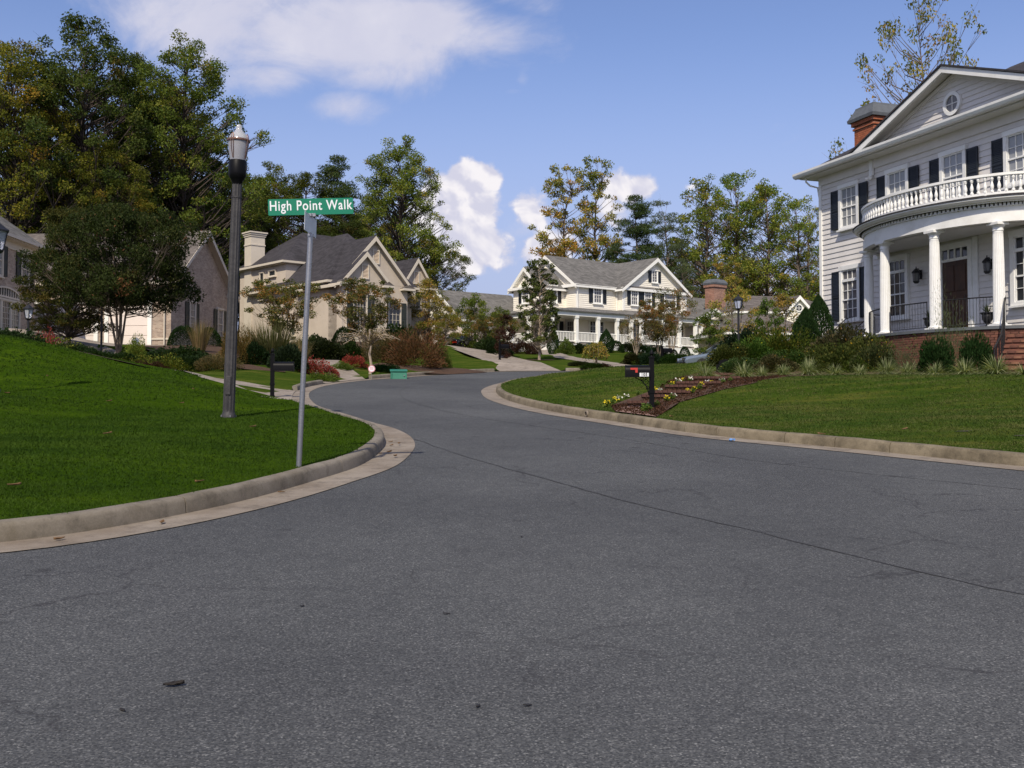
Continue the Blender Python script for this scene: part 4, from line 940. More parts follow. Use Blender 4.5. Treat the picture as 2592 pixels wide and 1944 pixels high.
# iron railings between the columns
def railing(th0, th1, nm='railing'):
    m = MB(); n = max(3, int(abs(th1-th0)*EA/.115)); P = [ell(th0+(th1-th0)*i/n, 0, 0) for i in range(n+1)]
    m.tube([(p[0], p[1], .88) for p in P], .02, 5); m.tube([(p[0], p[1], .10) for p in P], .013, 4)
    for p in P[1:-1]: m.tube([(p[0], p[1], .10), (p[0], p[1], .88)], .0085, 4)
    for p in (P[0], P[-1]): m.tube([(p[0], p[1], 0), (p[0], p[1], .9)], .016, 5)
    m.build(nm, M['iron'], house)
def thof(x, y): return math.atan2(y/EB, (x-EX)/EA) % (2*math.pi)
tcs = [thof(*c) for c in COLS]
for a, b in ((math.pi+.06, tcs[0]-.07), (tcs[0]+.06, tcs[1]-.08), (tcs[1]+.09, tcs[2]-.09), (tcs[2]+.08, tcs[3]-.06)): railing(a, b)
# handrails of the side steps, left end
for dy in (-.15, -1.0):
    m = MB(); pts = [(3.4, dy, .85), (2.9, dy, .80), (2.4, dy-.05, .5), (1.9, dy-.1, .22), (1.5, dy-.12, .0)]; m.tube(pts, .02, 5)
    for i in range(11):
        f = i/10; j = min(3, int(f*4)); q = Vector(pts[j]).lerp(Vector(pts[j+1]), f*4-j); m.tube([q, (q.x, q.y, q.z-.85)], .009, 4)
    m.build('handrail', M['iron'], house)
st = MB()
for i in range(6): st.box(3.3-.3*(i+1), 3.3-.3*i, -1.1, -.1, -2.2, -.17*(i+1)+.0)
st.build('side_steps', M['brick_red'], house)
# wall lanterns
def lantern(x, z):
    f = MB(); f.box(-.05, .05, -.03, 0, .0, .32); f.tube([(0, -.02, .26), (0, -.12, .36), (0, -.2, .33)], .014, 5)
    f.lathe([(.015, .42), (.02, .36), (.05, .34), (.13, .25), (.15, .22), (.15, .20), (.12, .2)], 6, (0, -.2, 0)); f.lathe([(.09, -.12), (.1, -.10), (.105, -.07), (.06, -.15)], 6, (0, -.2, 0))
    for i in range(6):
        a = i*math.pi/3; f.tube([(.12*math.cos(a), -.2+.12*math.sin(a), .2), (.09*math.cos(a), -.2+.09*math.sin(a), -.1)], .008, 4)
    o = f.build('wall_lantern', M['iron'], house, loc=(x, -.03, z)); MB().lathe([(.082, -.09), (.105, .19)], 6, (0, -.2, 0)).build('lantern_glass', M['pane_mid'], o)
lantern(5.68, 1.95); lantern(8.85, 1.9)
# floodlights under the eave and the trim above
MB().box(3.12, 3.3, -.10, -.02, 6.0, 6.6).build('eave_bracket', M['white'], house)
fl = MB(); fl.box(-.08, .08, -.04, 0, -.05, .05); fl.tube([(-.05, -.04, -.02), (-.12, -.14, -.09)], [.03, .06], 10); fl.tube([(.05, -.04, -.02), (.13, -.14, -.08)], [.03, .06], 10); fl.build('flood_light', M['white'], house, loc=(3.22, -.1, 5.95))
downspout(house, [(-.25, -.45, 6.62), (-.25, -.45, 6.45), (-.2, -.3, 6.3), (-.09, -.03, 6.22), (-.09, .05, 5.8), (-.09, .05, -.2)])
# chimney of brick with a flared metal cap
ch = MB(); ch.box(-.12, 1.05, 1.75, 3.6, -2.4, 8.75); ch.box(-.17, 1.10, 1.70, 3.65, 8.62, 8.70); ch.box(-.21, 1.14, 1.66, 3.69, 8.78, 8.93)
ch = ch.build('chimney', M['mortar'], house)
cb_ = MB(); rr_ = random.Random(4)
def brick_face(mb, x0, x1, z0, z1, fn):
    j = 0; z = z0
    while z < z1-.05:
        x = x0-(.11 if j % 2 else 0)
        while x < x1-.02:
            a, b = max(x, x0)+.004, min(x+.213, x1)-.004
            if b-a > .03: fn(mb, a, b, z, z+.066, rr_.uniform(.0, .006))
            x += .22
        z += .076; j += 1
def fF(y): return lambda mb, a, b, c, d, e: mb.box(a, b, y-.012-e, y+.02, c, d)
def fX(x, s): return lambda mb, a, b, c, d, e: mb.box(x-.02 if s > 0 else x-.012-e, x+.012+e if s > 0 else x+.02, a, b, c, d)
for (x0, x1, y0, y1, z0, z1) in ((-.12, 1.05, 1.75, 3.6, 6.7, 8.60), (-.17, 1.10, 1.70, 3.65, 8.62, 8.69), (-.12, 1.05, 1.75, 3.6, 8.70, 8.77), (-.21, 1.14, 1.66, 3.69, 8.78, 8.93)):
    brick_face(cb_, x0, x1, z0, z1, fF(y0)); brick_face(cb_, y0, y1, z0, z1, fX(x1, 1)); brick_face(cb_, y0, y1, z0, z1, fX(x0, -1))
cb_.build('chimney_bricks', M['bricksunlit'], ch, kind='stuff')
cp = MB(); cpv = []
for (d, z) in ((.10, 8.93), (.12, 9.05), (.10, 9.06), (.0, 9.24), (-.10, 9.42), (-.12, 9.5)):
    cpv.append([(-.21-d, 1.66-d, z), (1.14+d, 1.66-d, z), (1.14+d, 3.69+d, z), (-.21-d, 3.69+d, z)])
vs = [p for q in cpv for p in q]; cp.add(vs, [(j*4+i, j*4+(i+1) % 4, (j+1)*4+(i+1) % 4, (j+1)*4+i) for j in range(5) for i in range(4)]+[(3, 2, 1, 0), (20, 21, 22, 23)])
cp.build('chimney_cap', M['slate'], house)
# brick steps down to the lawn, with iron rails
stair = empty('brick_steps', (14.55, 29.95, FL-.02), math.atan2(-.46, .89), label='red brick front steps with curved iron handrail beside the portico', cat='steps')
for i in range(9):
    z = -.165*(i+1); s = MB().box(0-.06*i, 3.2+.05*i, -.32*(i+1), -.32*i+.05, -2.4, z).build('step', M['brickred'], stair, bevel=.01)
    for k in range(15):
        link('tread_brick', cached(('tb', k % 3), lambda: MB().box(-.1, .1, -.35, -.0, 0, .062).mesh('brick', M[('brickred', 'brickred2', 'brickpale')[k % 3]])), s, (.05-.06*i+.213*k+.05, -.32*i-.01, z-.0)) if k < 15 else None
for x in (-.12, 3.5):
    m = MB(); pts = [(x, .25, .95), (x, 0, .93), (x, -.5, .72), (x, -1.3, .25), (x-.05, -2.2, -.35), (x-.2, -2.9, -.75)]; m.tube(pts, .025, 6)
    for i in range(16):
        f = i/15; j = min(4, int(f*5)); q = Vector(pts[j]).lerp(Vector(pts[j+1]), f*5-j); m.tube([q, (q.x, q.y, min(-.1, q.z-.93))], .012 if i % 15 else .025, 4)
    m.build('handrail', M['iron'], stair)
ckw = MB().box(-.25, -.04, -.5, .3, -2.3, -.12).build('side_wall', M['brick_red'], stair)
# urns on the porch floor
def urn(x, y, lab, s=1.):
    p = hp(x, y, 0); o = empty('urn', p, 0, label=lab, cat='urn')
    MB().lathe([(.13, 0), (.13, .03), (.06, .06), (.045, .10), (.09, .15), (.145, .24), (.16, .34), (.15, .38), (.21, .44), (.21, .455), (.15, .44)], 20).build('bowl', M['iron'], o, smooth=True)
    rng = np.random.default_rng(int(x*10)); k = link('plant', blade_mesh(int(x*7), 60, .42*s, .016, 'rose', .7, .6), o, (0, 0, .42))
urn(7.6, -1.35, 'black iron urn with sparse plant behind the railing left of the door'); urn(9.75, -1.1, 'black iron urn with wispy plant between door and fluted column', .9)
# ================================================================ the white two-storey house across the road
P0 = W(1461, 885, 84); wz = H(P0.x, P0.y)-.0
wh = empty('porch_house', (P0.x, P0.y, 0), R(38), label='white two-storey house with wraparound porch and grey roof across the road', cat='house')
GZ = 5.4; Z1, Z2, ZE = 6.35, 9.35, 11.35
CM = 'cream'
MB().box(0, 4.6, .02, 7.4, GZ, ZE).build('wall', M[CM], wh); MB().box(4.5, 12.1, -.78, 7.4, GZ, ZE).build('wall', M[CM], wh); MB().box(-2.7, .02, 1.5, 5.0, GZ, ZE-.1).build('wall', M[CM], wh)
lap(wh, lambda z: (.1, 4.45), Z2, ZE-.25, .16, 0, 0, 0, CM); lap(wh, lambda z: (4.6, 12.0), Z2, ZE-.25, .16, 0, -.8, 0, CM)
lap(wh, lambda z: (-1.5, -.1), Z2, ZE-.25, .16, 0, 0, RN, CM); lap(wh, lambda z: (-2.6, 0), Z2, ZE-.3, .16, 0, 1.5, 0, CM); lap(wh, lambda z: (-5, -1.6), Z2, ZE-.3, .16, -2.7, 0, RN, CM)
for (x, y) in ((0, 0), (4.5, -.8), (12.1, -.8), (-2.7, 1.5)): MB().box(x-.06, x+.09, y-.06, y+.09, Z2-.4, ZE).build('corner_board', M['whitetrim'], wh)
gable(wh, 'x', 0, 7.4, 0, 9.0, ZE, 14.0, .28, .4, 'roof_grey', 'whitetrim', CM, (1, 0))
gable(wh, 'y', 4.5, 12.1, -.8, 4.2, ZE, 14.0, .45, .4, 'roof_grey', 'whitetrim', CM, (1, 0))
gable(wh, 'x', 1.5, 5.0, -2.7, .6, ZE-.15, 12.75, .35, .35, 'roof_grey', 'whitetrim', CM, (1, 0))
sl_ = (14.0-ZE)/3.8
lap(wh, lambda z: (8.3-max(0, (13.8-z)/sl_)+.12, 8.3+max(0, (13.8-z)/sl_)-.12), ZE+.2, 13.5, .16, 0, -.8, 0, CM)
lap(wh, lambda z: (-3.7-max(0, (13.8-z)/.716)+.15, -3.7+max(0, (13.8-z)/.716)-.15), ZE+.1, 13.5, .16, 0, 0, RN, CM)
MB().box(4.2, 12.4, -1.08, -.8, ZE-.26, ZE-.02).build('cornice', M['whitetrim'], wh)
MB().box(4.2, 12.4, -1.06, -.82, ZE-.016, ZE+.09).build('cornice_roof', M['roof_brown'], wh)
MB().box(-.42, 0, -.25, 7.6, ZE-.22, ZE+.02).build('cornice', M['whitetrim'], wh); MB().box(-3.1, -2.72, 1.2, 5.3, ZE-.36, ZE-.14).build('cornice', M['whitetrim'], wh)
MB().box(-.25, 4.5, -.25, 0, ZE-.24, ZE+.0).build('cornice', M['whitetrim'], wh)
for x in (2.25,): window(wh, x, -.0, 9.92, .85, 1.32, 3, 4, frame='whitetrim', pane='pane_mid', shut='shutter', sw=.42)
for x in (5.75, 7.35): window(wh, x, -.8, 9.9, .75, 1.35, 3, 4, frame='whitetrim', pane='pane_mid', shut='shutter', sw=.38, trim=.07)
window(wh, 10.1, -.8, 9.9, 1.35, 1.4, 5, 4, frame='whitetrim', pane='pane_mid', shut='shutter', sw=.42, trim=.09)
window(wh, 8.2, -.8, 12.0, .62, 1.0, 2, 4, frame='whitetrim', pane='pane_mid', shut='shutter', sw=.36, trim=.07, sash=False)
window(wh, -1.4, 1.5, 9.9, .8, 1.3, 3, 4, frame='whitetrim', pane='pane_mid', shut='shutter', sw=.4); window(wh, -2.7, 3.3, 9.9, .8, 1.3, 3, 4, rot=RN, frame='whitetrim', pane='pane_mid', shut='shutter', sw=.4)
for pts in ([(-.1, -.3, ZE-.2), (-.05, -.12, ZE-.5), (-.05, -.1, Z2)], [(4.35, -.35, ZE-.2), (4.4, -.12, ZE-.5), (4.4, -.1, Z2)]): downspout(wh, pts, 'whitetrim', .05)
# porch: hipped lean-to roof, entablature, columns, balustrades
PX0, PX1, PY0, PY1 = -5.0, 14.6, -3.1, -1.0
def porch_block(pts_out, pts_in, z0, z1, nm, mat):
    n = len(pts_out); m = MB(); m.add([(x, y, z0) for x, y in pts_out]+[(x, y, z1) for x, y in pts_in]+[(x, y, z0-.12) for x, y in pts_out]+[(x, y, z0-.12) for x, y in pts_in],
        [(i, i+1, n+i+1, n+i) for i in range(n-1)]+[(2*n+i, 2*n+i+1, i+1, i) for i in range(n-1)]+[(2*n+i, 2*n+i+1, 3*n+i+1, 3*n+i) for i in range(n-1)]); m.build(nm, M[mat], wh)
out_ = [(-5.2, 6.0), (-5.2, -2.9), (3.7, -2.9), (3.7, -3.6), (14.8, -3.6), (14.8, 2)]; in_ = [(-2.7, 6.0), (-.0, 0.0), (4.5, 0), (4.5, -.8), (12.1, -.8), (12.1, 2)]
porch_block(out_, in_, 8.86, 9.42, 'porch_roof', 'roof_grey')
def entab(pts, z0, z1, nm, mat, t=.3, off=.0):
    for (a, b) in zip(pts[:-1], pts[1:]):
        x0, x1 = sorted((a[0], b[0])); y0, y1 = sorted((a[1], b[1])); MB().box(x0-t/2, x1+t/2, y0-t/2, y1+t/2, z0+off, z1+off).build(nm, M[mat], wh); off += .002
line = [(-4.9, 6.0), (-4.9, -2.6), (4.0, -2.6), (4.0, -3.3), (14.5, -3.3), (14.5, 1)]
entab(line, 8.42, 8.8, 'porch_beam', 'whitetrim', .26); entab([(-5.1, 6), (-5.1, -2.8), (3.8, -2.8), (3.8, -3.5), (14.7, -3.5), (14.7, 1)], 8.74, 8.87, 'porch_gutter', 'whitetrim', .14)
MB().box(-5.1, 4.6, -2.8, .0, 5.0, 6.22).build('porch_base', M['whitetrim'], wh); MB().box(4.0, 14.6, -3.5, -.8, 5.0, 6.22).build('porch_base', M['whitetrim'], wh); MB().box(-5.1, -2.7, 0, 6, 5.0, 6.22).build('porch_base', M['whitetrim'], wh)
for (a, b, c, d) in ((-5.0, 4.0, -2.7, .0), (4.0, 14.5, -3.4, -.8), (-5.0, -2.7, 0, 6)): MB().box(a, b, c, d, 6.224, 6.3).build('porch_floor', M['drive'], wh); MB().box(a, b, c, d, 8.43, 8.48).build('porch_ceiling', M['whitetrim'], wh)
pcm = MB(); pcm.box(-.13, .13, -.13, .13, 6.3, 8.43); pcm.box(-.17, .17, -.17, .17, 6.3, 6.55); pcm.box(-.17, .17, -.17, .17, 8.25, 8.43); pcm = pcm.mesh('porch_column', M['whitetrim'])
PC = [(-4.9, 5.5), (-4.9, 3.0), (-4.9, .2), (-4.9, -2.6), (-2.4, -2.6), (-.1, -2.6), (2.0, -2.6), (3.6, -2.6), (4.1, -3.3), (6.6, -3.3), (8.6, -3.3), (10.6, -3.3), (11.3, -3.3), (14.4, -3.3)]
for x, y in PC: link('porch_column', pcm, wh, (x, y, 0))
def balu(a, b, nm='balustrade', z0=6.35, dz=0.):
    m = MB(); a = Vector((*a, 0)); b = Vector((*b, 0)); d = b-a; n = int(d.length/.15)
    for zz in (z0+.08, z0+.78): m.tube([(a.x, a.y, zz), (b.x, b.y, zz+dz)], .045, 4)
    for i in range(n):
        f = (i+.5)/n; p = a+d*f; m.box(p.x-.022, p.x+.022, p.y-.022, p.y+.022, z0+.08+dz*f, z0+.78+dz*f)
    m.build(nm, M['whitetrim'], wh)
for a, b in zip(PC[:-1], PC[1:]):
    if abs(a[0]-b[0]) > .7 or abs(a[1]-b[1]) > 1.5:
        if a[0] == 11.3: continue
        balu(a, b)
# entrance pediment, steps with white rails
gable(wh, 'y', 10.9, 14.7, -3.55, -2.6, 8.9, 9.75, .2, .2, 'roof_grey', 'whitetrim', CM, (1, 0), th=.1)
s_ = MB()
for i in range(7): s_.box(11.8, 13.9, -3.5-.32*(i+1), -3.5-.32*i, 4.2, 6.1-.18*i)
s_.build('front_steps', M['brick_far'], wh)
for x in (11.7, 14.0):
    m = MB()
    for zz in (.15, .85): m.tube([(x, -3.5, 6.3+zz), (x, -5.9, 5.0+zz)], .05, 4)
    for i in range(14):
        f = (i+.5)/14; m.box(x-.025, x+.025, -3.5-2.4*f-.025, -3.5-2.4*f+.025, 6.45-1.3*f, 7.15-1.3*f)
    m.box(x-.12, x+.12, -6.1, -5.86, 4.4, 6.0); m.box(x-.12, x+.12, -3.6, -3.36, 6.3, 7.3); m.build('stair_rail', M['whitetrim'], wh)
# ground floor openings under the porch
for x in (1.7, 2.55): window(wh, x, .0, 6.4, .68, 2.0, 2, 5, frame='whitetrim', pane='pane', trim=.09, sash=False, sill=False, name='french_door')
window(wh, 6.0, -.8, 6.75, .95, 1.6, 3, 4, frame='whitetrim', pane='pane_mid', shut='shutter', sw=.45); window(wh, 9.3, -.8, 6.75, .95, 1.6, 3, 4, frame='whitetrim', pane='pane_mid', shut='shutter', sw=.45)
window(wh, -1.3, 1.5, 6.75, .95, 1.6, 3, 4, frame='whitetrim', pane='pane_mid', shut='shutter', sw=.45); window(wh, 0, .8, 6.75, .8, 1.6, 3, 4, rot=RN, frame='whitetrim', pane='pane_mid')
window(wh, 11.3, -.8, 6.3, .9, 2.1, 2, 5, frame='whitetrim', pane='pane', trim=.12, sash=False, sill=False, name='front_door')
lm = MB(); lm.lathe([(.03, .3), (.12, .2), (.12, .18), (.09, -.1), (.02, -.15)], 6, (0, -.16, 0)); lm.tube([(0, 0, .2), (0, -.16, .3)], .02, 4); lm.build('porch_lantern', M['iron'], wh, loc=(12.05, -2.2, 7.4))
# right wing, brick chimney
MB().box(12.0, 23.5, 1.0, 7.0, GZ-.4, 8.9).build('wing_wall', M[CM], wh); gable(wh, 'x', 1.0, 7.0, 12.0, 23.5, 8.9, 11.6, .4, .3, 'roof_grey', 'whitetrim', CM, (0, 1))
window(wh, 20.8, 1.0, 6.6, 1.0, 1.5, 3, 4, frame='whitetrim', pane='pane_mid')
cw = MB(); cw.box(17.1, 18.7, .2, 1.3, 4.6, 12.6); cw.box(17.0, 18.8, .1, 1.4, 12.35, 12.6); cw = cw.build('chimney', M['brick_far'], wh)
cc = MB(); vs = []
for (d, z) in ((.03, 12.6), (.06, 12.75), (-.05, 12.95), (-.2, 13.1)): vs += [(17.0-d, .1-d, z), (18.8+d, .1-d, z), (18.8+d, 1.4+d, z), (17.0-d, 1.4+d, z)]
cc.add(vs, [(j*4+i, j*4+(i+1) % 4, (j+1)*4+(i+1) % 4, (j+1)*4+i) for j in range(3) for i in range(4)]+[(3, 2, 1, 0), (12, 13, 14, 15)]); cc.build('chimney_cap', M['slate'], wh)
# left rear wing with garage
MB().box(-7.6, -2.6, 5.6, 12, GZ-.6, 8.6).build('garage_wall', M['garage'], wh); gable(wh, 'x', 5.6, 12, -7.6, 0, 8.6, 11.0, .4, .4, 'roof_grey', 'whitetrim', CM, (1, 0))
MB().box(-7.66, -7.6, 6.6, 10.8, GZ-.4, 7.8).build('garage_door', M['garage'], wh)
balu((-8.6, 5.0), (-6.6, 5.0), 'yard_fence', 5.6)

# ================================================================ tan stucco house
Q0 = W(852, 860, 66)
th_ = empty('stucco_house', (Q0.x, Q0.y, 0), R(42), label='tan stucco house with charcoal roof and steep front gables', cat='house')
def TB(*a, n='wall', m='tan'): return MB().box(*a).build(n, M[m], th_)
TB(0, 3.5, -.6, 1, 4.6, 9.5); TB(0, 5.6, 0, 8.2, 4.6, 9.5); TB(.02, 9.0, 6.6, 13.3, 4.6, 11.35); TB(5.5, 9.0, 1.9, 7, 4.6, 9.9)
TB(-.03, 5.65, -.03, 8.2, 4.6, 5.5, n='plinth', m='tantrim'); 
hip(th_, 0, 6.6, .9, 11.2, 9.55, 13.4, .4, 'roof_dark', 'tantrim', inset=3.4)
hip(th_, .0, 9.0, 6.7, 13.3, 11.45, 14.2, .3, 'roof_dark', 'tantrim')
gable(th_, 'y', 0, 5.6, .0, 4.6, 9.5, 12.55, .35, .35, 'roof_dark', 'tantrim', 'tan', (1, 0)); gable(th_, 'y', 0, 3.5, -.6, 3, 9.5, 11.35, .3, .3, 'roof_dark', 'tantrim', 'tan', (1, 0))
gable(th_, 'y', 6.5, 9.0, 1.9, 6.8, 9.9, 11.75, .3, .3, 'roof_dark', 'tantrim', 'tan', (1, 0))
for (a, b, y) in ((-.35, .45, -.95), (3.0, 3.85, -.95), (5.0, 6.0, -.4), (8.5, 9.4, 1.5)):
    z = 9.3 if y < 1 else 9.75
    TB(a, b, y, y+.4, z-.1, z+.05, n='cornice_return', m='tantrim'); MB().prism([(a-.02, z+.05), (b+.02, z+.05), ((a+b)/2, z+.3)], 'y', y, y+.4).build('return_cap', M['roof_brown'], th_)
def vent(x, y, z, w=.42, h=.85):
    m = MB(); m.box(-w/2-.08, -w/2, -.07, .02, -.08, h+.08); m.box(w/2, w/2+.08, -.07, .02, -.08, h+.08); m.box(-w/2, w/2, -.07, .02, h, h+.08); m.box(-w/2, w/2, -.07, .02, -.08, 0)
    o = m.build('gable_vent', M['tantrim'], th_, loc=(x, y, z))
    for i in range(9): MB().add([(-w/2, -.05, i*h/9), (w/2, -.05, i*h/9), (w/2, 0, (i+1)*h/9), (-w/2, 0, (i+1)*h/9)], [(0, 1, 2, 3)]).build('louvre', M['beige'], o)
vent(1.75, -.6, 9.75, .42, .8); vent(3.0, 0, 10.9, .4, .8); vent(7.75, 1.9, 10.1, .36, .75)
window(th_, 1.35, -.6, 6.35, 1.0, 2.3, 4, 6, frame='tantrim', pane='pane', shut='shutter_green', sw=.5, trim=.06, sash=False); window(th_, 4.5, 0, 6.35, .95, 2.0, 3, 5, frame='tantrim', pane='pane', shut='shutter_green', sw=.42, trim=.06, sash=False)
window(th_, 0, 5.4, 6.2, .5, 1.3, 1, 2, rot=RN, frame='tantrim', pane='pane', trim=.05, sash=False)
window(th_, .02, 9.9, 9.0, .55, 1.9, 1, 3, rot=RN, frame='tantrim', pane='pane', trim=.05, sash=False); window(th_, .02, 8.4, 10.55, .9, .38, 1, 1, rot=RN, frame='tantrim', pane='pane', trim=.06, sash=False)
window(th_, 7.9, 1.9, 8.3, .5, 1.2, 1, 2, frame='tantrim', pane='pane', trim=.05, sash=False)
TB(6.1, 6.9, 1.3, 1.9, 5.0, 8.2, n='entry_wall'); TB(7.6, 8.6, 1.2, 1.9, 5.0, 6.9, n='entry_pier', m='brick_tan')
downspout(th_, [(.25, -.85, 9.35), (.3, -.75, 9.0), (.3, -.66, 8.8), (.3, -.66, 5.3)], 'tantrim', .05)
chm = MB(); chm.box(-.1, 1.0, 11.4, 12.4, 4.8, 14.0)
for i, d in enumerate((.05, .10, .16)): chm.box(-.1-d, 1.0+d, 11.4-d, 12.4+d, 13.75+.13*i, 13.85+.13*i)
chm.box(-.14, 1.04, 11.36, 12.44, 13.1, 13.2); chm.build('chimney', M['tantrim'], th_)

# ================================================================ brick house with the garage doors
G0 = W(432, 870, 60)
gh = empty('garage_house', (G0.x, G0.y, 0), R(84), label='tumbled tan brick house with pale garage doors and grey gable roof', cat='house')
MB().box(0, 9.2, 0, 13, 4.0, 8.9).build('wall', M['brick_tan'], gh)
gable(gh, 'y', 0, 9.2, 0, 13, 8.9, 12.35, .45, .45, 'roof_brown', 'tantrim', 'brick_tan', (1, 1))
MB().box(-.5, .7, -.5, 0, 8.62, 8.8).build('cornice_return', M['tantrim'], gh); MB().box(8.5, 9.7, -.5, 0, 8.62, 8.8).build('cornice_return', M['tantrim'], gh)
window(gh, 2.9, 0, 6.0, .75, 1.75, 3, 4, frame='tantrim', pane='pane_mid', shut='shutter_green', sw=.5, trim=.1); window(gh, 7.3, 0, 5.8, .8, 1.9, 3, 4, frame='tantrim', pane='pane_mid', shut='shutter_green', sw=.5, trim=.1)
for i, yc in enumerate((2.6, 5.9, 9.2)):
    d = MB(); d.box(-1.2, 1.2, -.02, .02, 0, 2.35); d = d.build('garage_door', M['garage'], gh, loc=(0, yc, 4.95), rz=RN)
    for j in range(4): MB().box(-1.17, 1.17, -.05, -.02, .03+j*.58, .57+j*.58).build('door_section', M['garage'], d, bevel=.01)
    MB().box(-1.45, -1.2, -.1, .03, -.6, 2.5).build('door_post', M['whitetrim'], d); MB().box(1.2, 1.45, -.1, .03, -.6, 2.5).build('door_post', M['whitetrim'], d); MB().box(-1.5, 1.5, -.12, .03, 2.5, 2.72).build('door_lintel', M['whitetrim'], d)
downspout(gh, [(-.5, .3, 8.7), (-.12, .35, 8.3), (-.12, .35, 5.0)], 'tantrim', .05)
MB().box(-.05, 0, 0, 1.2, 5.3, 5.4).build('brick_ledge', M['tantrim'], gh)

# ================================================================ brick house at the left edge
L0 = W(116, 835, 57.5)
lh = empty('brick_house', (L0.x, L0.y-11.5, 0), R(93.2), label='tan brick house with arched bay window at the far left edge', cat='house')
MB().box(0, 11.5, 0, 10, 4.4, 10.2).build('wall', M['brick_tan'], lh); hip(lh, 0, 11.5, 0, 10, 10.35, 14.8, .5, 'roof_grey', 'tantrim')
MB().box(-.1, 11.6, -.06, 0, 9.75, 10.2).build('frieze_board', M['tantrim'], lh)
window(lh, 6.6, 0, 8.2, 1.05, 1.6, 3, 4, frame='tantrim', pane='pane_blind', shut='shutter_green', sw=.5); window(lh, 10.0, 0, 8.1, .9, 1.6, 3, 4, frame='tantrim', pane='pane_mid', shut='shutter_green', sw=.5)
for dx in (-1.15, 0, 1.15): window(lh, 7.7+dx, 0, 5.4, .95, 1.55, 4, 5, frame='tantrim', pane='pane', trim=.09, sash=False, sill=False)
ar = MB(); n_ = 16; a_ = [(1.72*math.cos(math.pi*i/n_), .55*math.sin(math.pi*i/n_)) for i in range(n_+1)]; b_ = [(1.62*math.cos(math.pi*i/n_), .47*math.sin(math.pi*i/n_)) for i in range(n_+1)]
for i in range(n_): ar.prism([a_[i], a_[i+1], b_[i+1], b_[i]], 'y', -.1, 0)
for i in range(1, 12): x = -1.7+3.4*i/12; h_ = .55*math.sqrt(max(0, 1-(x/1.72)**2)); ar.box(x-.02, x+.02, -.07, -.01, 0, h_)
ar.box(-1.72, 1.72, -.1, 0, -.05, .05)
ao = ar.build('arched_window', M['tantrim'], lh, loc=(7.7, 0, 7.15)); MB().prism(b_, 'y', -.03, -.01).build('arch_glass', M['pane'], ao)

# ================================================================ cream houses beyond the corner
C0 = W(1872, 880, 86)
ch2 = empty('cream_house', (C0.x, C0.y, 0), R(10), label='cream house with brown-grey roof and small gable holding two round-headed windows', cat='house')
MB().box(0, 9, 0, 7, 3.4, 9.1).build('wall', M['cream'], ch2); hip(ch2, 0, 9, 0, 7, 9.25, 11.0, .4, 'roof_brown', 'whitetrim', inset=2.4)
MB().box(3.9, 6.3, -.5, .1, 3.4, 9.3).build('wall', M['cream'], ch2); gable(ch2, 'y', 3.9, 6.3, -.5, 3.4, 9.25, 10.55, .35, .3, 'roof_brown', 'whitetrim', 'cream', (1, 0))
rw2 = disc_ring(.26, .34, -.08, .0, 20); rw2.box(-.26, .26, -.06, -.02, -.015, .015); rw2.box(-.015, .015, -.061, -.019, -.26, .26); rr2 = rw2.build('round_window', M['whitetrim'], ch2, loc=(5.1, -.5, 9.6)); disc_ring(.001, .27, -.03, -.02, 20).build('pane', M['pane'], rr2)
rw3 = disc_ring(.3, .38, -.08, .0, 16, (0, math.pi)); rw3.box(-.38, -.3, -.08, 0, -.9, 0); rw3.box(.3, .38, -.08, 0, -.9, 0); rw3.box(-.02, .02, -.06, -.02, -.9, .3); rw3.box(-.3, .3, -.061, -.02, -.03, .03); rr3 = rw3.build('arched_window', M['whitetrim'], ch2, loc=(5.1, -.5, 8.6)); MB().box(-.3, .3, -.03, -.02, -.9, .1).build('pane', M['pane_mid'], rr3)
c3 = empty('garage_wing', (W(1845, 880, 71).x, 71, 0), R(10), label='low beige garage with hipped brown roof behind the yard lamp', cat='garage')
MB().box(0, 6.5, 0, 6, 3.0, 6.3).build('wall', M['beige'], c3); hip(c3, 0, 6.5, 0, 6, 6.45, 8.3, .5, 'roof_brown', 'whitetrim'); MB().box(-.03, 6.53, -.06, 0, 5.95, 6.3).build('frieze_board', M['whitetrim'], c3)
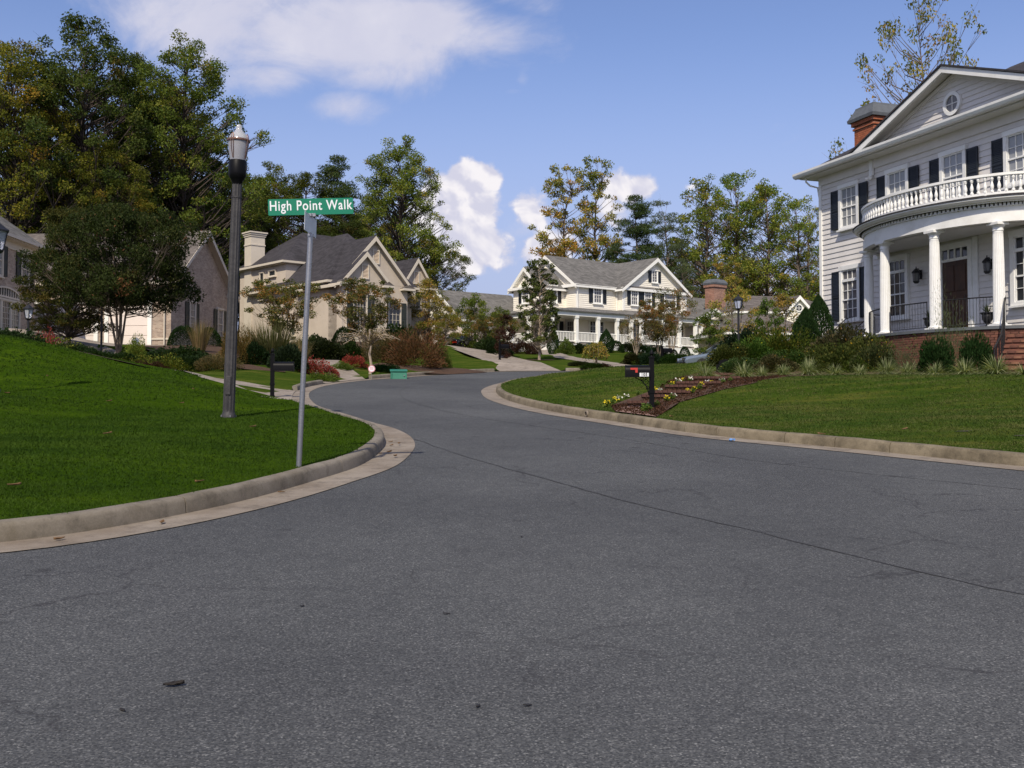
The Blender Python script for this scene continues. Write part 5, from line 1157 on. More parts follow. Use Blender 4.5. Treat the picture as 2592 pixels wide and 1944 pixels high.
# ================================================================ street furniture
def street_lamp(x, y, z, label, tilt=0., group='street lamps with acorn globes'):
    o = empty('street_lamp', (x, y, z), 0, label=label, cat='street lamp', group=group)
    p = MB().lathe([(.125, .0), (.128, .04), (.118, .09), (.105, .12), (.102, .16)], 28); p.build('base', M['bronze'], o, smooth=True)
    NFL = 12
    MB().lathe([(.108, .10), (.106, 1.2), (.098, 3.), (.088, 4.48)], NFL*4, mod=lambda i: 1-(.07 if i % 4 in (1, 2, 3) else 0)-(.03 if i % 4 == 2 else 0)).build('pole', M['bronze'], o)
    MB().box(-.045, .045, -.118, -.09, .45, .80).build('access_cover', M['bronze'], o, bevel=.006)
    for k in range(4): a = k*math.pi/2+.5; MB().lathe([(.012, .03), (.012, .065), (.006, .068)], 6, (.128*math.cos(a), .128*math.sin(a), 0)).build('bolt', M['galv'], o)
    for zz in (4.18,): MB().lathe([(.093, zz), (.093, zz+.03)], 24).build('pole_band', M['bronze'], o, smooth=True)
    MB().lathe([(.085, 4.44), (.10, 4.50), (.13, 4.55), (.155, 4.60), (.16, 4.66), (.162, 4.88), (.15, 4.9)], 28).build('collar', M['black'], o, smooth=True)
    MB().box(.1, .165, -.03, .03, 4.72, 4.80).build('photocell', M['bronze'], o)
    MB().lathe([(.138, 4.89), (.165, 5.05), (.182, 5.20), (.186, 5.27)], 32).build('globe', M['globe'], o, smooth=True)
    r = MB().lathe([(.188, 5.26), (.205, 5.262), (.21, 5.28), (.205, 5.30), (.186, 5.305)], 32)
    for k in range(4):
        a = k*math.pi/2-.35; c, s = math.cos(a), math.sin(a)
        for w in (-.022, .022):
            r.tube([(c*.15-s*w*.3, s*.15+c*w*.3, 4.93), (c*.185-s*w, s*.185+c*w, 5.1), (c*.205-s*w, s*.205+c*w, 5.28), (c*.19-s*w, s*.19+c*w, 5.36), (c*.175, s*.175, 5.40)], .007, 5)
    r.build('ring', M['copper'], o, smooth=True)
    MB().lathe([(.18, 5.305), (.165, 5.36), (.13, 5.41), (.085, 5.45), (.06, 5.49), (.052, 5.52), (.056, 5.55), (.035, 5.585), (.008, 5.60)], 32).build('cap', M['clear'], o, smooth=True)
    o.scale = (1, 1, .955); o.rotation_euler = (0, tilt, 0); return o
p = on(580, 18.5); street_lamp(p.x, p.y, p.z-.02, 'tall fluted street lamp with acorn globe on the near corner lawn', R(1.5))
p = on(1037, 83); street_lamp(p.x, p.y, p.z, 'distant street lamp with acorn globe at the right end of the stucco house')
# street name sign
def add_text(body, mat, parent, size, sx=1., name='lettering', loc=(0, 0, 0), rot=(R(90), 0, 0), ext=.0012, bold=0.):
    cu = bpy.data.curves.new(name, 'FONT'); cu.body = body; cu.size = size; cu.extrude = ext; cu.align_x = 'CENTER'; cu.align_y = 'CENTER'; cu.offset = bold; cu.space_character = 1.12
    tmp = bpy.data.objects.new('tmp', cu); C.objects.link(tmp); bpy.context.view_layer.update()
    me = bpy.data.meshes.new_from_object(tmp.evaluated_get(bpy.context.evaluated_depsgraph_get())); bpy.data.objects.remove(tmp)
    me.materials.clear(); me.materials.append(M[mat]); o = bpy.data.objects.new(name, me); C.objects.link(o); o.parent = parent; o.location = loc; o.rotation_euler = rot; o.scale = (sx, 1, 1); return o
b = W(756, 1145, 11.75); gz_ = H(b.x, b.y); t_ = W(786, 600, 11.75)
ss = empty('street_sign', (b.x, b.y, gz_), 0, label='galvanised post with green High Point Walk street sign on corner lawn', cat='street sign')
d_ = Vector((t_.x-b.x, 0, t_.z-gz_))
MB().tube([(0, 0, -.05), tuple(d_*.5), tuple(d_)], .031, 16).build('post', M['galv'], ss, smooth=True)
MB().tube([tuple(d_*1.0), tuple(d_+Vector((0, 0, .035)))], .037, 12).build('post_cap', M['galv'], ss, smooth=True)
# cross blade seen nearly edge on, glancing reflection put into its pale colour
cb2 = empty('cross_blade_mount', (0, 0, 0)); bpy.data.objects.remove(cb2)
m = MB(); m.box(-.34, .34, -.002, .002, -.105, .105); cbx = m.build('cross_blade', M['blade_glare'], ss, loc=tuple(d_+Vector((-.0, 0, .14)))); cbx.rotation_euler = (R(2), R(-1), R(90))
MB().box(-.05, .05, -.012, .012, -.13, -.09).build('bracket', M['galv'], cbx); MB().box(-.06, .06, -.016, .016, .095, .125).build('bracket', M['galv'], cbx)
c_ = W(787, 523, 11.75)-Vector((b.x, b.y, gz_))
def rounded(w, h, r, n=5):
    P = []
    for (cx_, cz_, a0) in ((w/2-r, h/2-r, 0), (-w/2+r, h/2-r, 90), (-w/2+r, -h/2+r, 180), (w/2-r, -h/2+r, 270)):
        for k in range(n+1): a = R(a0+90*k/n); P.append((cx_+r*math.cos(a), cz_+r*math.sin(a)))
    return P
gs = MB().prism(rounded(.965, .188, .012), 'y', -.0015, .0015).build('name_blade', M['green_sign'], ss, loc=tuple(c_)); gs.rotation_euler = (0, R(-2.6), R(7))
add_text('High Point Walk', 'sign_white', gs, .160, .775, loc=(-.002, -.003, .010), bold=.0020)
MB().box(-.05, .05, -.014, .014, -.115, -.08).build('bracket', M['galv'], gs)
# mailboxes
def mailbox(x, y, z, rz, label, side=1, number=None, flag=True, hpost=1.22, scale=1., ornate=True, bl=.50, boxz=.68, gold=False):
    o = empty('mailbox', (x, y, z), rz, label=label, cat='mailbox')
    m = MB(); m.box(-.05, .05, -.05, .05, -.1, hpost-.12); m.box(-.065, .065, -.065, .065, .0, .06); m.box(-.06, .06, -.06, .06, .34, .40); m.box(-.062, .062, -.062, .062, hpost-.14, hpost-.11)
    m.lathe([(.03, hpost-.11), (.02, hpost-.09), (.045, hpost-.05), (.04, hpost-.02), (.012, hpost+.03), (.002, hpost+.05)], 12); m.build('post', M['black'], o)
    s = side; x0, x1 = (.04, .04+bl) if s > 0 else (-.04-bl, -.04); w = .12; h0 = boxz; pr = [(-w, h0), (w, h0), (w, h0+.13)]+[(w*math.cos(a), h0+.13+w*math.sin(a)) for a in [math.pi*k/10 for k in range(1, 10)]]+[(-w, h0+.13)]
    bx = MB().prism(pr, 'x', x0, x1).build('box', M['black'], o, smooth=True)
    e = x1 if s > 0 else x0; MB().prism([(a*1.06, (b_-h0)*1.04+h0-.004) for a, b_ in pr], 'x', e-.012, e+.012).build('box_door', M['black'], o, smooth=True)
    if flag: MB().box(x0+.09, x0+.24, -w-.012, -w-.004, h0+.15, h0+.19).add([], []).box(x0+.19, x0+.24, -w-.012, -w-.004, h0+.09, h0+.149).build('flag', M['red'], o)
    if ornate:
        m = MB()
        m.tube([(s*.06, 0, h0-.38), (s*.09, 0, h0-.22), (s*.20, 0, h0-.08), (s*.34, 0, h0-.01)], .012, 5)
        for (cx_, cz_, r_) in ((.12, -.10, .05), (.20, -.035, .028), (.085, -.22, .03), (.12, -.03, .025)): m.tube([(s*(cx_+r_*math.cos(t)), 0, h0+cz_+r_*math.sin(t)) for t in [k*.6 for k in range(11)]], .007, 4)
        m.build('bracket', M['black'], o)
    if number:
        pl_ = MB().box(x1-.22 if s < 0 else x0+.05, x1-.03 if s < 0 else x0+.24, -w-.006, -w-.001, h0+.01, h0+.085).build('number_plate', M['sign_white'], o)
        add_text(number, 'black', pl_, .085, .95, loc=((x1-.125) if s < 0 else x0+.145, -w-.008, h0+.047), bold=.002, name='number')
    o.scale = (scale,)*3; return o
g = GH(1650, 1037); mailbox(g[0], g[1], H(*g), R(-3), 'black mailbox numbered 105 with red flag beside the garden steps', -1, '105')
g = on(690, 28.3); mailbox(g.x, g.y, g.z, R(4), 'black mailbox on slim post at the driveway end behind the corner lawn', 1, None, False, 1.30, 1.02, False, .52, .72)
g = on(1265, 60.5); mailbox(g.x, g.y, g.z, R(20), 'black mailbox beside the driveway leading to the black car', 1, None, False, 1.15, 1.0)
g = on(1676, 56.0); mailbox(g.x, g.y, g.z, R(20), 'black mailbox on hedge line in front of the white porch house', 1, None, False, 1.15, 1.0)
g = on(938, 52.0); mailbox(g.x, g.y, g.z, R(10), 'dark mailbox half hidden behind the bare brown ornamental tree', 1, None, False, 1.2, 1.1)
# yard lamps
def yard_lamp(px, Y, label, h=2.2, mat='iron', s=1.):
    q = on(px, Y); o = empty('yard_lamp', q, 0, label=label, cat='lamp post')
    MB().lathe([(.09, 0), (.09, .05), (.05, .12), (.045, .5), (.038, h-.45)], 16).build('post', M[mat], o, smooth=True)
    m = MB(); m.lathe([(.03, h-.47), (.10, h-.43), (.105, h-.40)], 6); m.lathe([(.19, h-.10), (.19, h-.075), (.15, h-.05), (.05, h+.03), (.02, h+.06), (.035, h+.09), (.005, h+.13)], 6)
    for k in range(6): a = k*math.pi/3; m.tube([(.10*math.cos(a), .10*math.sin(a), h-.41), (.165*math.cos(a), .165*math.sin(a), h-.09)], .011, 4)
    m.build('lantern_frame', M[mat], o); MB().lathe([(.088, h-.40), (.150, h-.10)], 6).build('lantern_glass', M['clear'], o); o.scale = (s, s, s); return o
yard_lamp(1870, 37.5, 'black hexagonal yard lamp among the shrubs left of the portico house', 2.25)
yard_lamp(256, 43, 'black yard lamp post behind the large crape myrtle', 2.9); yard_lamp(70, 34, 'short black yard lamp near the arched bay window', 1.7)
q = on(-12, 21); o = yard_lamp(-12, 21, 'black lantern head just entering the left edge of the picture', 2.75, s=1.25)
# small things by the kerb
def yard_sign(px, Y, col, lab, r=.13, hh=.42, shape='round'):
    q = on(px, Y); o = empty('yard_sign', q, R(5), label=lab, cat='yard sign')
    MB().tube([(0, .01, -.05), (0, .01, hh)], .008, 5).build('stake', M['galv'], o)
    n = 20 if shape == 'round' else 6; P = [(r*math.cos(2*math.pi*k/n), hh+r*math.sin(2*math.pi*k/n)) for k in range(n)]
    if shape != 'round': P = [(-.12, hh+.12), (-.13, hh), (0, hh-.17), (.13, hh), (.12, hh+.12), (0, hh+.17)]
    pl_ = MB().prism(P, 'y', -.006, 0).build('plate', M['sign_white'], o)
    m = MB()
    if shape == 'round':
        for k in range(20):
            a, b_ = 2*math.pi*k/20, 2*math.pi*(k+1)/20; m.prism([(r*.98*math.cos(a), hh+r*.98*math.sin(a)), (r*.98*math.cos(b_), hh+r*.98*math.sin(b_)), (r*.80*math.cos(b_), hh+r*.80*math.sin(b_)), (r*.80*math.cos(a), hh+r*.80*math.sin(a))], 'y', -.009, -.006)
    for zz in (-.03, .02, .05): m.box(-.07, .07, -.009, -.006, hh+zz-.008, hh+zz+.008)
    m.build('print', M[col], pl_); return o
yard_sign(941, 41.2, 'pink', 'small round white and red security sign at the bed edge', .14, .45)
yard_sign(344, 40.5, 'blue', 'small white and blue shield security sign among the ground cover', .14, .5, 'shield')
q = on(1011, 42.8); ub = empty('utility_box', (q.x, q.y-.25, q.z-.06), R(8), label='green metal utility box standing at the kerb', cat='utility box')
m = MB(); m.add([(-.34, -.22, 0), (.34, -.22, 0), (.34, .25, 0), (-.34, .25, 0), (-.33, -.16, .34), (.33, -.16, .34), (.33, .24, .42), (-.33, .24, .42)], [(3, 2, 1, 0), (4, 5, 6, 7), (0, 1, 5, 4), (1, 2, 6, 5), (2, 3, 7, 6), (3, 0, 4, 7)]); m.build('cabinet', M['green_box'], ub, bevel=.015)
m = MB(); m.add([(-.36, -.21, .335), (.36, -.21, .335), (.36, .27, .42), (-.36, .27, .42), (-.36, -.21, .365), (.36, -.21, .365), (.36, .27, .45), (-.36, .27, .45)], [(3, 2, 1, 0), (4, 5, 6, 7), (0, 1, 5, 4), (1, 2, 6, 5), (2, 3, 7, 6), (3, 0, 4, 7)]); m.build('lid', M['green_box'], ub, bevel=.008)
MB().box(-.30, -.28, -.24, -.2, .05, .3).build('door_edge', M['green_box'], ub); MB().box(.2, .24, -.235, -.2, .15, .2).build('latch', M['galv'], ub)
g = GH(1835, 930); ap = empty('address_plaque', (g[0], 33, H(g[0], 33)), R(-8), label='low black arched address plaque among the shrubs by the steps', cat='plaque')
g = on(1835, 33); ap.location = g
m = MB(); m.prism([(-.28, .0), (.28, .0), (.28, .2), (.2, .22)]+[(.2*math.cos(a), .24+.13*math.sin(a)) for a in [math.pi*k/8 for k in range(9)]]+[(-.2, .22), (-.28, .2)], 'y', -.02, .02); m.build('plate', M['black'], ap); MB().box(-.03, .03, -.015, .015, -.3, 0).build('stake', M['black'], ap)
# drain outlet in the kerb
Yp = RP(1398, 1058); 
i_ = int(np.argmin(np.hypot(ER[:, 0]-Yp[0], ER[:, 1]-Yp[1]))); TT = np.gradient(ER, axis=0)[i_]; TT /= np.linalg.norm(TT); NNr = np.array([TT[1], -TT[0]])
dp = ER[i_]+NNr*.455
do = empty('drain_outlet', (dp[0], dp[1], float(pl(dp[1]))+.075), math.atan2(TT[1], TT[0]), label='small round drain outlet set in the right kerb', cat='drain')
dfy = -1 if True else 1
disc_ring(.045, .065, -.02, .02, 16).build('rim', M['gutter'], do); disc_ring(.001, .045, -.006, .004, 16).build('opening', M['black'], do)
# litter and dead leaves
def leaf_on(x, y, z, s, mat, label, cat='leaf', name='dry_leaf', group=None, curl=.35):
    rng = random.Random(int(x*1000+y*77)); n = 9; m = MB(); vs = []; 
    for i in range(n):
        t = i/(n-1); w = math.sin(math.pi*t)**.7*.38*(1+.25*math.sin(i*2.1))
        for sg in (-1, 0, 1): vs.append(((t-.5)*s, sg*w*s*.5, abs(sg)*curl*s*.35*(.5+t)+.18*s*curl*(2*t-1)**2+.004))
    m.add(vs, [(i*3+k, (i+1)*3+k, (i+1)*3+k+1, i*3+k+1) for i in range(n-1) for k in (0, 1)])
    o = m.build(name, M[mat], smooth=True, label=label, cat=cat, group=group); o.location = (x, y, z); o.rotation_euler = (rng.uniform(-.1, .1), rng.uniform(-.1, .1), rng.uniform(0, 6.28))
    mo = o.modifiers.new('thick', 'SOLIDIFY'); mo.thickness = .0025; return o
q = RP(440, 1738); lf = leaf_on(q[0], q[1], float(pl(q[1]))+.002, .095, 'darkleaf', 'dark curled leaf lying on the asphalt in the foreground'); lf.rotation_euler = (.1, 0, .25)
for (px, py, lab) in [(310, 1800, 'dark flat leaf on the asphalt below the curled leaf'), (1335, 1788, 'dark leaf on the asphalt at the bottom centre of the road'), (1210, 1790, 'tiny dark leaf left of the bottom centre leaf'), (1130, 1555, 'dark speck of leaf on the asphalt in mid road'), (765, 1536, 'dark small leaf on the asphalt left of the road middle'),
                  (1320, 1360, 'reddish leaf fragment near the long tar joint')]:
    q = RP(px, py); leaf_on(q[0], q[1], float(pl(q[1]))+.001, .045, 'darkleaf', lab, curl=.1)
for (px, py, lab) in [(410, 1328, 'curled brown leaf against the near kerb, middle of three'), (150, 1370, 'pale yellow leaf against the near kerb, leftmost'), (505, 1263, 'brown leaf on the kerb top near the joint')]:
    q = RP(px, py); leaf_on(q[0], q[1], float(pl(q[1]))+(.012 if py > 1300 else .17), .10, 'dryleaf', lab)
for i, (px, py) in enumerate([(276, 1026), (272, 1108), (489, 992), (985, 1150), (1000, 1160), (1010, 1128), (18, 1003), (35, 1245), (460, 1030), (1725, 1000), (2290, 1095), (2080, 1108), (120, 960), (640, 1090), (1700, 1062)]):
    g = GH(px, py); on_road = 980 < px < 1020
    z = float(pl(g[1]))+.012 if on_road else H(*g)+.03
    if on_road: g = RP(px, py); z = float(pl(g[1]))+.012
    leaf_on(g[0], g[1], z+.012, .12, 'dryleaf', 'small brown fallen leaf lying on grass or in the gutter', group='fallen leaves scattered on grass and gutter')
KB = offset(EL, .40); rl = random.Random(21)
for k in range(16):
    i = rl.randrange(40, 190); p_ = KB[i]; 
    if p_[1] < 7 or p_[1] > 27 or p_[0] < -5: continue
    leaf_on(p_[0]+rl.gauss(0, .03), p_[1]+rl.gauss(0, .03), float(pl(p_[1]))+.012, rl.uniform(.05, .09), 'dryleaf', 'small dry leaf caught in the gutter below the left kerb', group='dry leaves in the left gutter')
g = RP(1847, 1118); m = MB(); m.lathe([(.018, 0), (.024, .03), (.012, .06), (.02, .10)], 7); o = m.build('wrapper', M['blue'], label='crumpled blue and white wrapper by the right kerb', cat='litter'); o.location = (g[0], g[1], float(pl(g[1]))+.03); o.rotation_euler = (1.5, .3, .6)

# ================================================================ cars
def car(x, y, z, rz, paint, label):
    o = empty('parked_car', (x, y, z), rz, label=label, cat='car'); 
    # local +x is the rear, stations along the body from nose (-2.3) to tail (2.3)
    def loft(stn, nm, mat, par, close=True):
        m = MB(); n = len(stn[0]); m.add([p for s in stn for p in s], [(j*n+i, j*n+(i+1) % n, (j+1)*n+(i+1) % n, (j+1)*n+i) for j in range(len(stn)-1) for i in range(n)]+[tuple(range(n)), tuple((len(stn)-1)*n+i for i in range(n-1, -1, -1))])
        return m.build(nm, M[mat], par, smooth=True)
    def sec(x, w, zb, zt, r=.12): return [(x, -w*.93, zb), (x, -w, zb+.18), (x, -w, zt-r), (x, -w+r*.8, zt-r*.15), (x, 0, zt+.015), (x, w-r*.8, zt-r*.15), (x, w, zt-r), (x, w, zb+.18), (x, w*.93, zb)]
    b = loft([sec(-2.35, .62, .36, .60, .1), sec(-2.25, .80, .28, .70), sec(-1.9, .86, .22, .78), sec(-1.0, .89, .20, .92), sec(0, .90, .20, .95), sec(1.2, .90, .20, .97), sec(1.95, .87, .22, .97), sec(2.28, .82, .28, .93), sec(2.38, .72, .36, .80, .1)], 'body', paint, o)
    def cs(x, w0, w1, zb, zt): return [(x, -w0, zb), (x, -w1, zt-.04), (x, -w1+.12, zt), (x, w1-.12, zt), (x, w1, zt-.04), (x, w0, zb)]
    loft([cs(-1.05, .80, .74, .90, .93), cs(-.35, .82, .66, .92, 1.36), cs(.1, .83, .65, .92, 1.41), cs(.75, .82, .64, .92, 1.38), cs(1.6, .78, .68, .93, .99)], 'windows', 'pane', o)
    loft([cs(-.42, .70, .665, 1.35, 1.385), cs(.1, .70, .655, 1.40, 1.432), cs(.80, .69, .65, 1.365, 1.40)], 'roof', paint, o)
    for sg in (-1, 1):
        m = MB(); m.tube([(-1.05, sg*.80, .92), (-.38, sg*.68, 1.37), (.1, sg*.67, 1.41), (.78, sg*.66, 1.38), (1.62, sg*.76, .98)], .03, 5); m.tube([(.15, sg*.83, .92), (.15, sg*.68, 1.39)], .03, 4); m.build('pillar', M[paint], o)
        for xw in (-1.45, 1.4):
            w = MB().lathe([(.2, -.1), (.31, -.1), (.33, -.06), (.33, .06), (.31, .1), (.2, .1)], 24).build('wheel', M['rubber'], o, smooth=True); w.location = (xw, sg*.80, .33); w.rotation_euler = (R(90), 0, 0)
            MB().lathe([(.02, -.07*1), (.2, -.08), (.2, .08), (.02, .07)], 10).build('rim', M['chrome'], w)
        MB().box(2.2, 2.375, sg*.80-.14, sg*.80+.04 if sg < 0 else sg*.80+.03, .66, .80).build('tail_light', M['taillight'], o) if False else MB().box(2.24, 2.392, min(sg*.42, sg*.76), max(sg*.42, sg*.76), .66, .79).build('tail_light', M['taillight'], o)
        MB().box(-2.36, -2.2, min(sg*.45, sg*.74), max(sg*.45, sg*.74), .55, .68).build('headlight', M['chrome'], o); MB().box(-.75, -.6, min(sg*.86, sg*1.0), max(sg*.86, sg*1.0), .93, 1.05).build('mirror', M[paint], o, bevel=.02)
    MB().box(2.25, 2.44, -.80, .80, .32, .52).build('bumper', M['black'], o, bevel=.04); MB().box(-2.42, -2.25, -.75, .75, .3, .48).build('bumper', M['black'], o, bevel=.04)
    MB().box(2.385, 2.40, -.17, .17, .64, .77).build('number_plate', M['sign_white'], o); return o
q = on(1166, 77); car(q.x, q.y, q.z, R(-112), 'carblack', 'black saloon car parked on driveway, seen from behind')
q = on(1838, 51.2); car(q.x, q.y, float(pl(q.y))+.01, R(5), 'carblue', 'silver-blue car half hidden behind the hedge near the yard lamp')
# ================================================================ planting beds
TE = np.gradient(ER, axis=0); TE /= np.linalg.norm(TE, axis=1)[:, None]
def off_road(p):
    i = int(np.argmin(np.hypot(ER[:, 0]-p[0], ER[:, 1]-p[1]))); nn = np.array([TE[i, 1], -TE[i, 0]]); d = (np.array(p)-ER[i]) @ nn
    return tuple(ER[i]+nn*.64) if d < .64 else tuple(p)
def px_poly(L): return [off_road(GH(*p)) for p in L]
bedE = px_poly([(1500, 1048), (1545, 1030), (1664, 986), (1745, 955)])+[tuple(on(1780, 31).xy), tuple(on(1840, 34).xy), tuple(on(1850, 39).xy), (11.5, 40.3), (12.0, 39.9), (14, 33.5), (16.5, 29.5), (15.2, 26.6)]+[tuple(on(2592, 25.2).xy), tuple(on(2450, 26.4).xy), tuple(on(2330, 27.6).xy), tuple(on(2180, 29).xy), tuple(on(2090, 29.2).xy), tuple(on(1992, 28.6).xy)]+px_poly([(1900, 975), (1828, 992), (1720, 1020), (1607, 1066), (1598, 1066)])
BEDE = np.array(bedE)
sheet('mulch_bed', bedE, dz(H, .018), .5, M['mulch'])
bedW = [(-10.6, 30.2), (-14, 31.8), (-18, 32.5), (-30, 33), (-45, 34), (-45, 48), (-24.6, 48), (-20.9, 40.8), (-15.2, 34.5)]
sheet('mulch_bed', bedW, dz(H, .02), 1.0, M['mulch'])
bedT = [(-9.8, 37.6), (-8.5, 38.6), (-10.2, 44), (-12.5, 50), (-12, 56), (-7.0, 53), (-7.0, 57), (-6.5, 66), (-12, 65), (-17, 71), (-19, 66), (-19, 52), (-15, 43)]
sheet('mulch_bed', bedT, dz(H, .02), 1.2, M['mulch'])
bedU = [(-6.9, 44.6), (-3.0, 47.5), (-1.2, 50.6), (-3.2, 52.8), (-7.0, 50.5)]
sheet('mulch_bed', bedU, dz(H, .02), .8, M['mulch'])
pathp = px_poly([(1500, 1049), (1598, 1067), (1612, 1040), (1626, 1030), (1600, 1030), (1568, 1036)])
sheet('brick_path', pathp, dz(H, .03), .4, M['path_brick'])
# bark chips
def chips(poly, n, mat, seed):
    rng = np.random.default_rng(seed); P = np.array(poly); lo, hi = P.min(0), P.max(0); q = rng.uniform(lo, hi, (n*4, 2)); q = q[inside(q[:, 0], q[:, 1], P)][:n]
    z = H(q[:, 0], q[:, 1])+.03; pos = np.stack([q[:, 0], q[:, 1], z], 1); c = np.array([[.055, .027, .017]])*rng.uniform(.4, 1.9, (len(q), 1)); return leafmesh('bark_chips', pos, .07, .03, c, rng, up=0)
near = px_poly([(1500, 1048), (1545, 1030), (1664, 986), (1770, 945), (1930, 950), (2000, 953), (1900, 975), (1828, 992), (1720, 1020), (1607, 1066), (1598, 1066)])
link('bark_chips', chips(near, 7000, None, 3), kind='stuff')
# treads of the garden steps
A_, B_ = GH(1622, 1030), GH(1838, 957)
for k in range(7):
    f = k/6; cpx = (1628, 1669, 1702, 1734, 1768, 1812, 1838)[k]; cpy = (1027, 1014, 1001, 989, 978, 965, 955)[k]; g = GH(cpx, cpy); w = (.36, .42, .46, .5, .56, .7, .65)[k]
    o = empty('garden_step', (g[0], g[1], H(*g)), R(-4), label='dark red brick garden step, %s in the climbing flight' % ('lowest', 'second from the bottom', 'third from the bottom', 'fourth from the bottom', 'third from the top', 'second from the top', 'topmost')[k], cat='step', group='garden steps')
    nb = int(w*2/.11); bmq = cached('stepbrick', lambda: MB().box(-.05, .05, -.11, .11, 0, .06).mesh('brick', M['brickstep']))
    for i in range(nb): link('brick', bmq, o, (-w+.11*(i+.5), 0, .055+rt.uniform(-.003, .003)))
    MB().box(-w+.02, w-.02, -.07, 1.0, -.25, .05).build('riser', M['mulch'], o)
# ================================================================ planting
BT = 'tall woodland trees behind the left houses'
for a in [
 ('oakC', 25, 72, 95, 'yellow-green tall tree at the far left edge', 1.05, (1.25, 1.0, .8)), ('oakA', 205, 76, 24, 'tallest dark oak, domed top, behind the brick houses', 1.0, None), ('oakA', 330, 83, 120, 'dark tall tree right behind the tallest oak', .9, (.9, .9, .9)),
 ('oakC', 460, 80, 84, 'broad green-yellow poplar left of the near street lamp', 1.0, None), ('oakB', 420, 92, 210, 'dense tree in the gap between tall oak and broad poplar', 1.0, (.7, .75, .75)), ('oakB', 120, 88, 240, 'shaded tree behind the leftmost brick roof', .8, (.8, .75, .7)),
 ('oakA', 10, 98, 380, 'low dark tree filling in behind the left edge trees', .9, None), ('oakB', 270, 74, 350, 'olive-brown tree directly above the large crape myrtle', 1.0, (1.15, 1., .9)), ('oakB', 600, 100, 385, 'olive tree just right of the street lamp globe', .85, (.85, .85, .8)),
 ('oakC', 690, 104, 405, 'yellow-tipped tree above the street name sign left end', .95, (.85, .8, .8)), ('oakB', 770, 96, 430, 'dark tree directly behind the street name sign', 1.15, (.7, .7, .7)), ('oakA', 560, 92, 420, 'dark tree behind the stucco house chimney', 1.2, (.8, .8, .8)), ('oakA', 870, 92, 520, 'dark tree behind the stucco house roof ridge', 1.3, (.8, .8, .8))]:
    tree(a[0], a[1], a[2], a[3], a[4], group=BT, wide=a[5], tint=a[6])
tree('pineA', 848, 98, 388, 'dark blue-green pine right of the street name sign', 'pine tree', wide=1.1, name='pine_tree')
tree('oakC', 1012, 96, 340, 'tall yellow-green tree over the right end of stucco house', wide=1.05, tint=(1.35, 1.3, 1.2)); tree('oakB', 1095, 94, 590, 'lower dark green tree right of the tall yellow-green tree', wide=1.1, tint=(.9, .9, .9)); tree('oakC', 940, 104, 480, 'olive tree left behind the tall yellow-green tree', wide=1.2)
tree('fall', 1085, 72, 700, 'orange-green autumn tree beside the far street lamp', tint=(.7, .72, .7), wide=1.1); tree('fall', 1150, 96, 735, 'rusty autumn tree between lamp and parked car', tint=(.7, .65, .7), wide=1.1); tree('small', 1200, 76, 735, 'light green roundish tree above the black car', tint=(1.2, 1.3, 1.2), wide=.9)
tree('myrB', 1205, 94, 800, 'brown crape myrtle beside the far garage', 'crape myrtle', tint=(.9, .9, .9), wide=1.5, name='crape_myrtle'); tree('myrB', 1240, 72, 790, 'crape myrtle left of the dark burgundy maple', 'crape myrtle', wide=1.4, name='crape_myrtle'); tree('fall', 1128, 70, 770, 'low rusty tree above the brown spirea and left of the car', wide=1.0, tint=(.65, .7, .65)); tree('small', 1262, 80, 770, 'small green tree against the grey garage roof', wide=1.0, tint=(.9, .95, .9))
tree('small', 1130, 96, 760, 'dull green tree in the gap right of the stucco house', tint=(.6, .6, .6), wide=1.2); tree('small', 1290, 110, 790, 'low tree above the porch house rear wing', tint=(.7, .7, .8))
tree('oakB', 1020, 120, 700, 'tree mass glimpsed behind the autumn trees', wide=1.5, tint=(.8, .8, .8))
for a in [('yelA', 1428, 118, 412, 'thin yellow autumn tree, left of a pair behind porch house', 1.0, (1.1, 1.1, 1.1)), ('yelA', 1508, 122, 392, 'taller yellow-green autumn tree, right of the pair', .9, (.8, .9, .8)), ('popA', 1790, 118, 440, 'tall loose tree left in the clump above the brick chimney', 1.0, (1.4, 1.3, 1.2)),
          ('popB', 1868, 121, 425, 'tallest green tree in the clump above the brick chimney', 1.0, (1.2, 1.3, 1.1)), ('popA', 1948, 117, 450, 'leafy tree right in the clump above the brick chimney', 1.05, (1.4, 1.35, 1.2)), ('popB', 2035, 112, 490, 'sparse tree just left of the portico house', 1.0, (1.5, 1.45, 1.3)), ('yelA', 2110, 118, 560, 'yellowish tree touching the portico house corner', 1.0, (.9, 1., .9)),
          ('popA', 1730, 124, 590, 'small loose tree behind the porch house right gable', 1.1, (.8, .85, .9)), ('yelA', 1840, 110, 640, 'low thin tree behind the brick chimney', 1.3, None), ('yelA', 1400, 112, 600, 'low orange tree behind the porch house ridge', 1.2, (1.1, .8, .8))]:
    tree(a[0], a[1], a[2], a[3], a[4], group='trees behind the porch house', wide=a[5], tint=a[6])
tree('pineA', 1612, 112, 488, 'dark pine behind the porch house roof valley', 'pine tree', name='pine_tree', wide=1.15); tree('pineB', 1688, 116, 500, 'pale grey-green pine with open crown behind front gable', 'pine tree', name='pine_tree'); tree('pineB', 1730, 104, 650, 'smaller pale pine beside the front gable peak', 'pine tree', name='pine_tree', wide=1.2); tree('pineA', 1560, 116, 610, 'low dark pine left of the roof valley', 'pine tree', name='pine_tree', wide=1.3)
tree('bare', 2345, 56, -45, 'half bare tree rising behind the portico house chimney', wide=.62, tint=(.8, .85, .8))
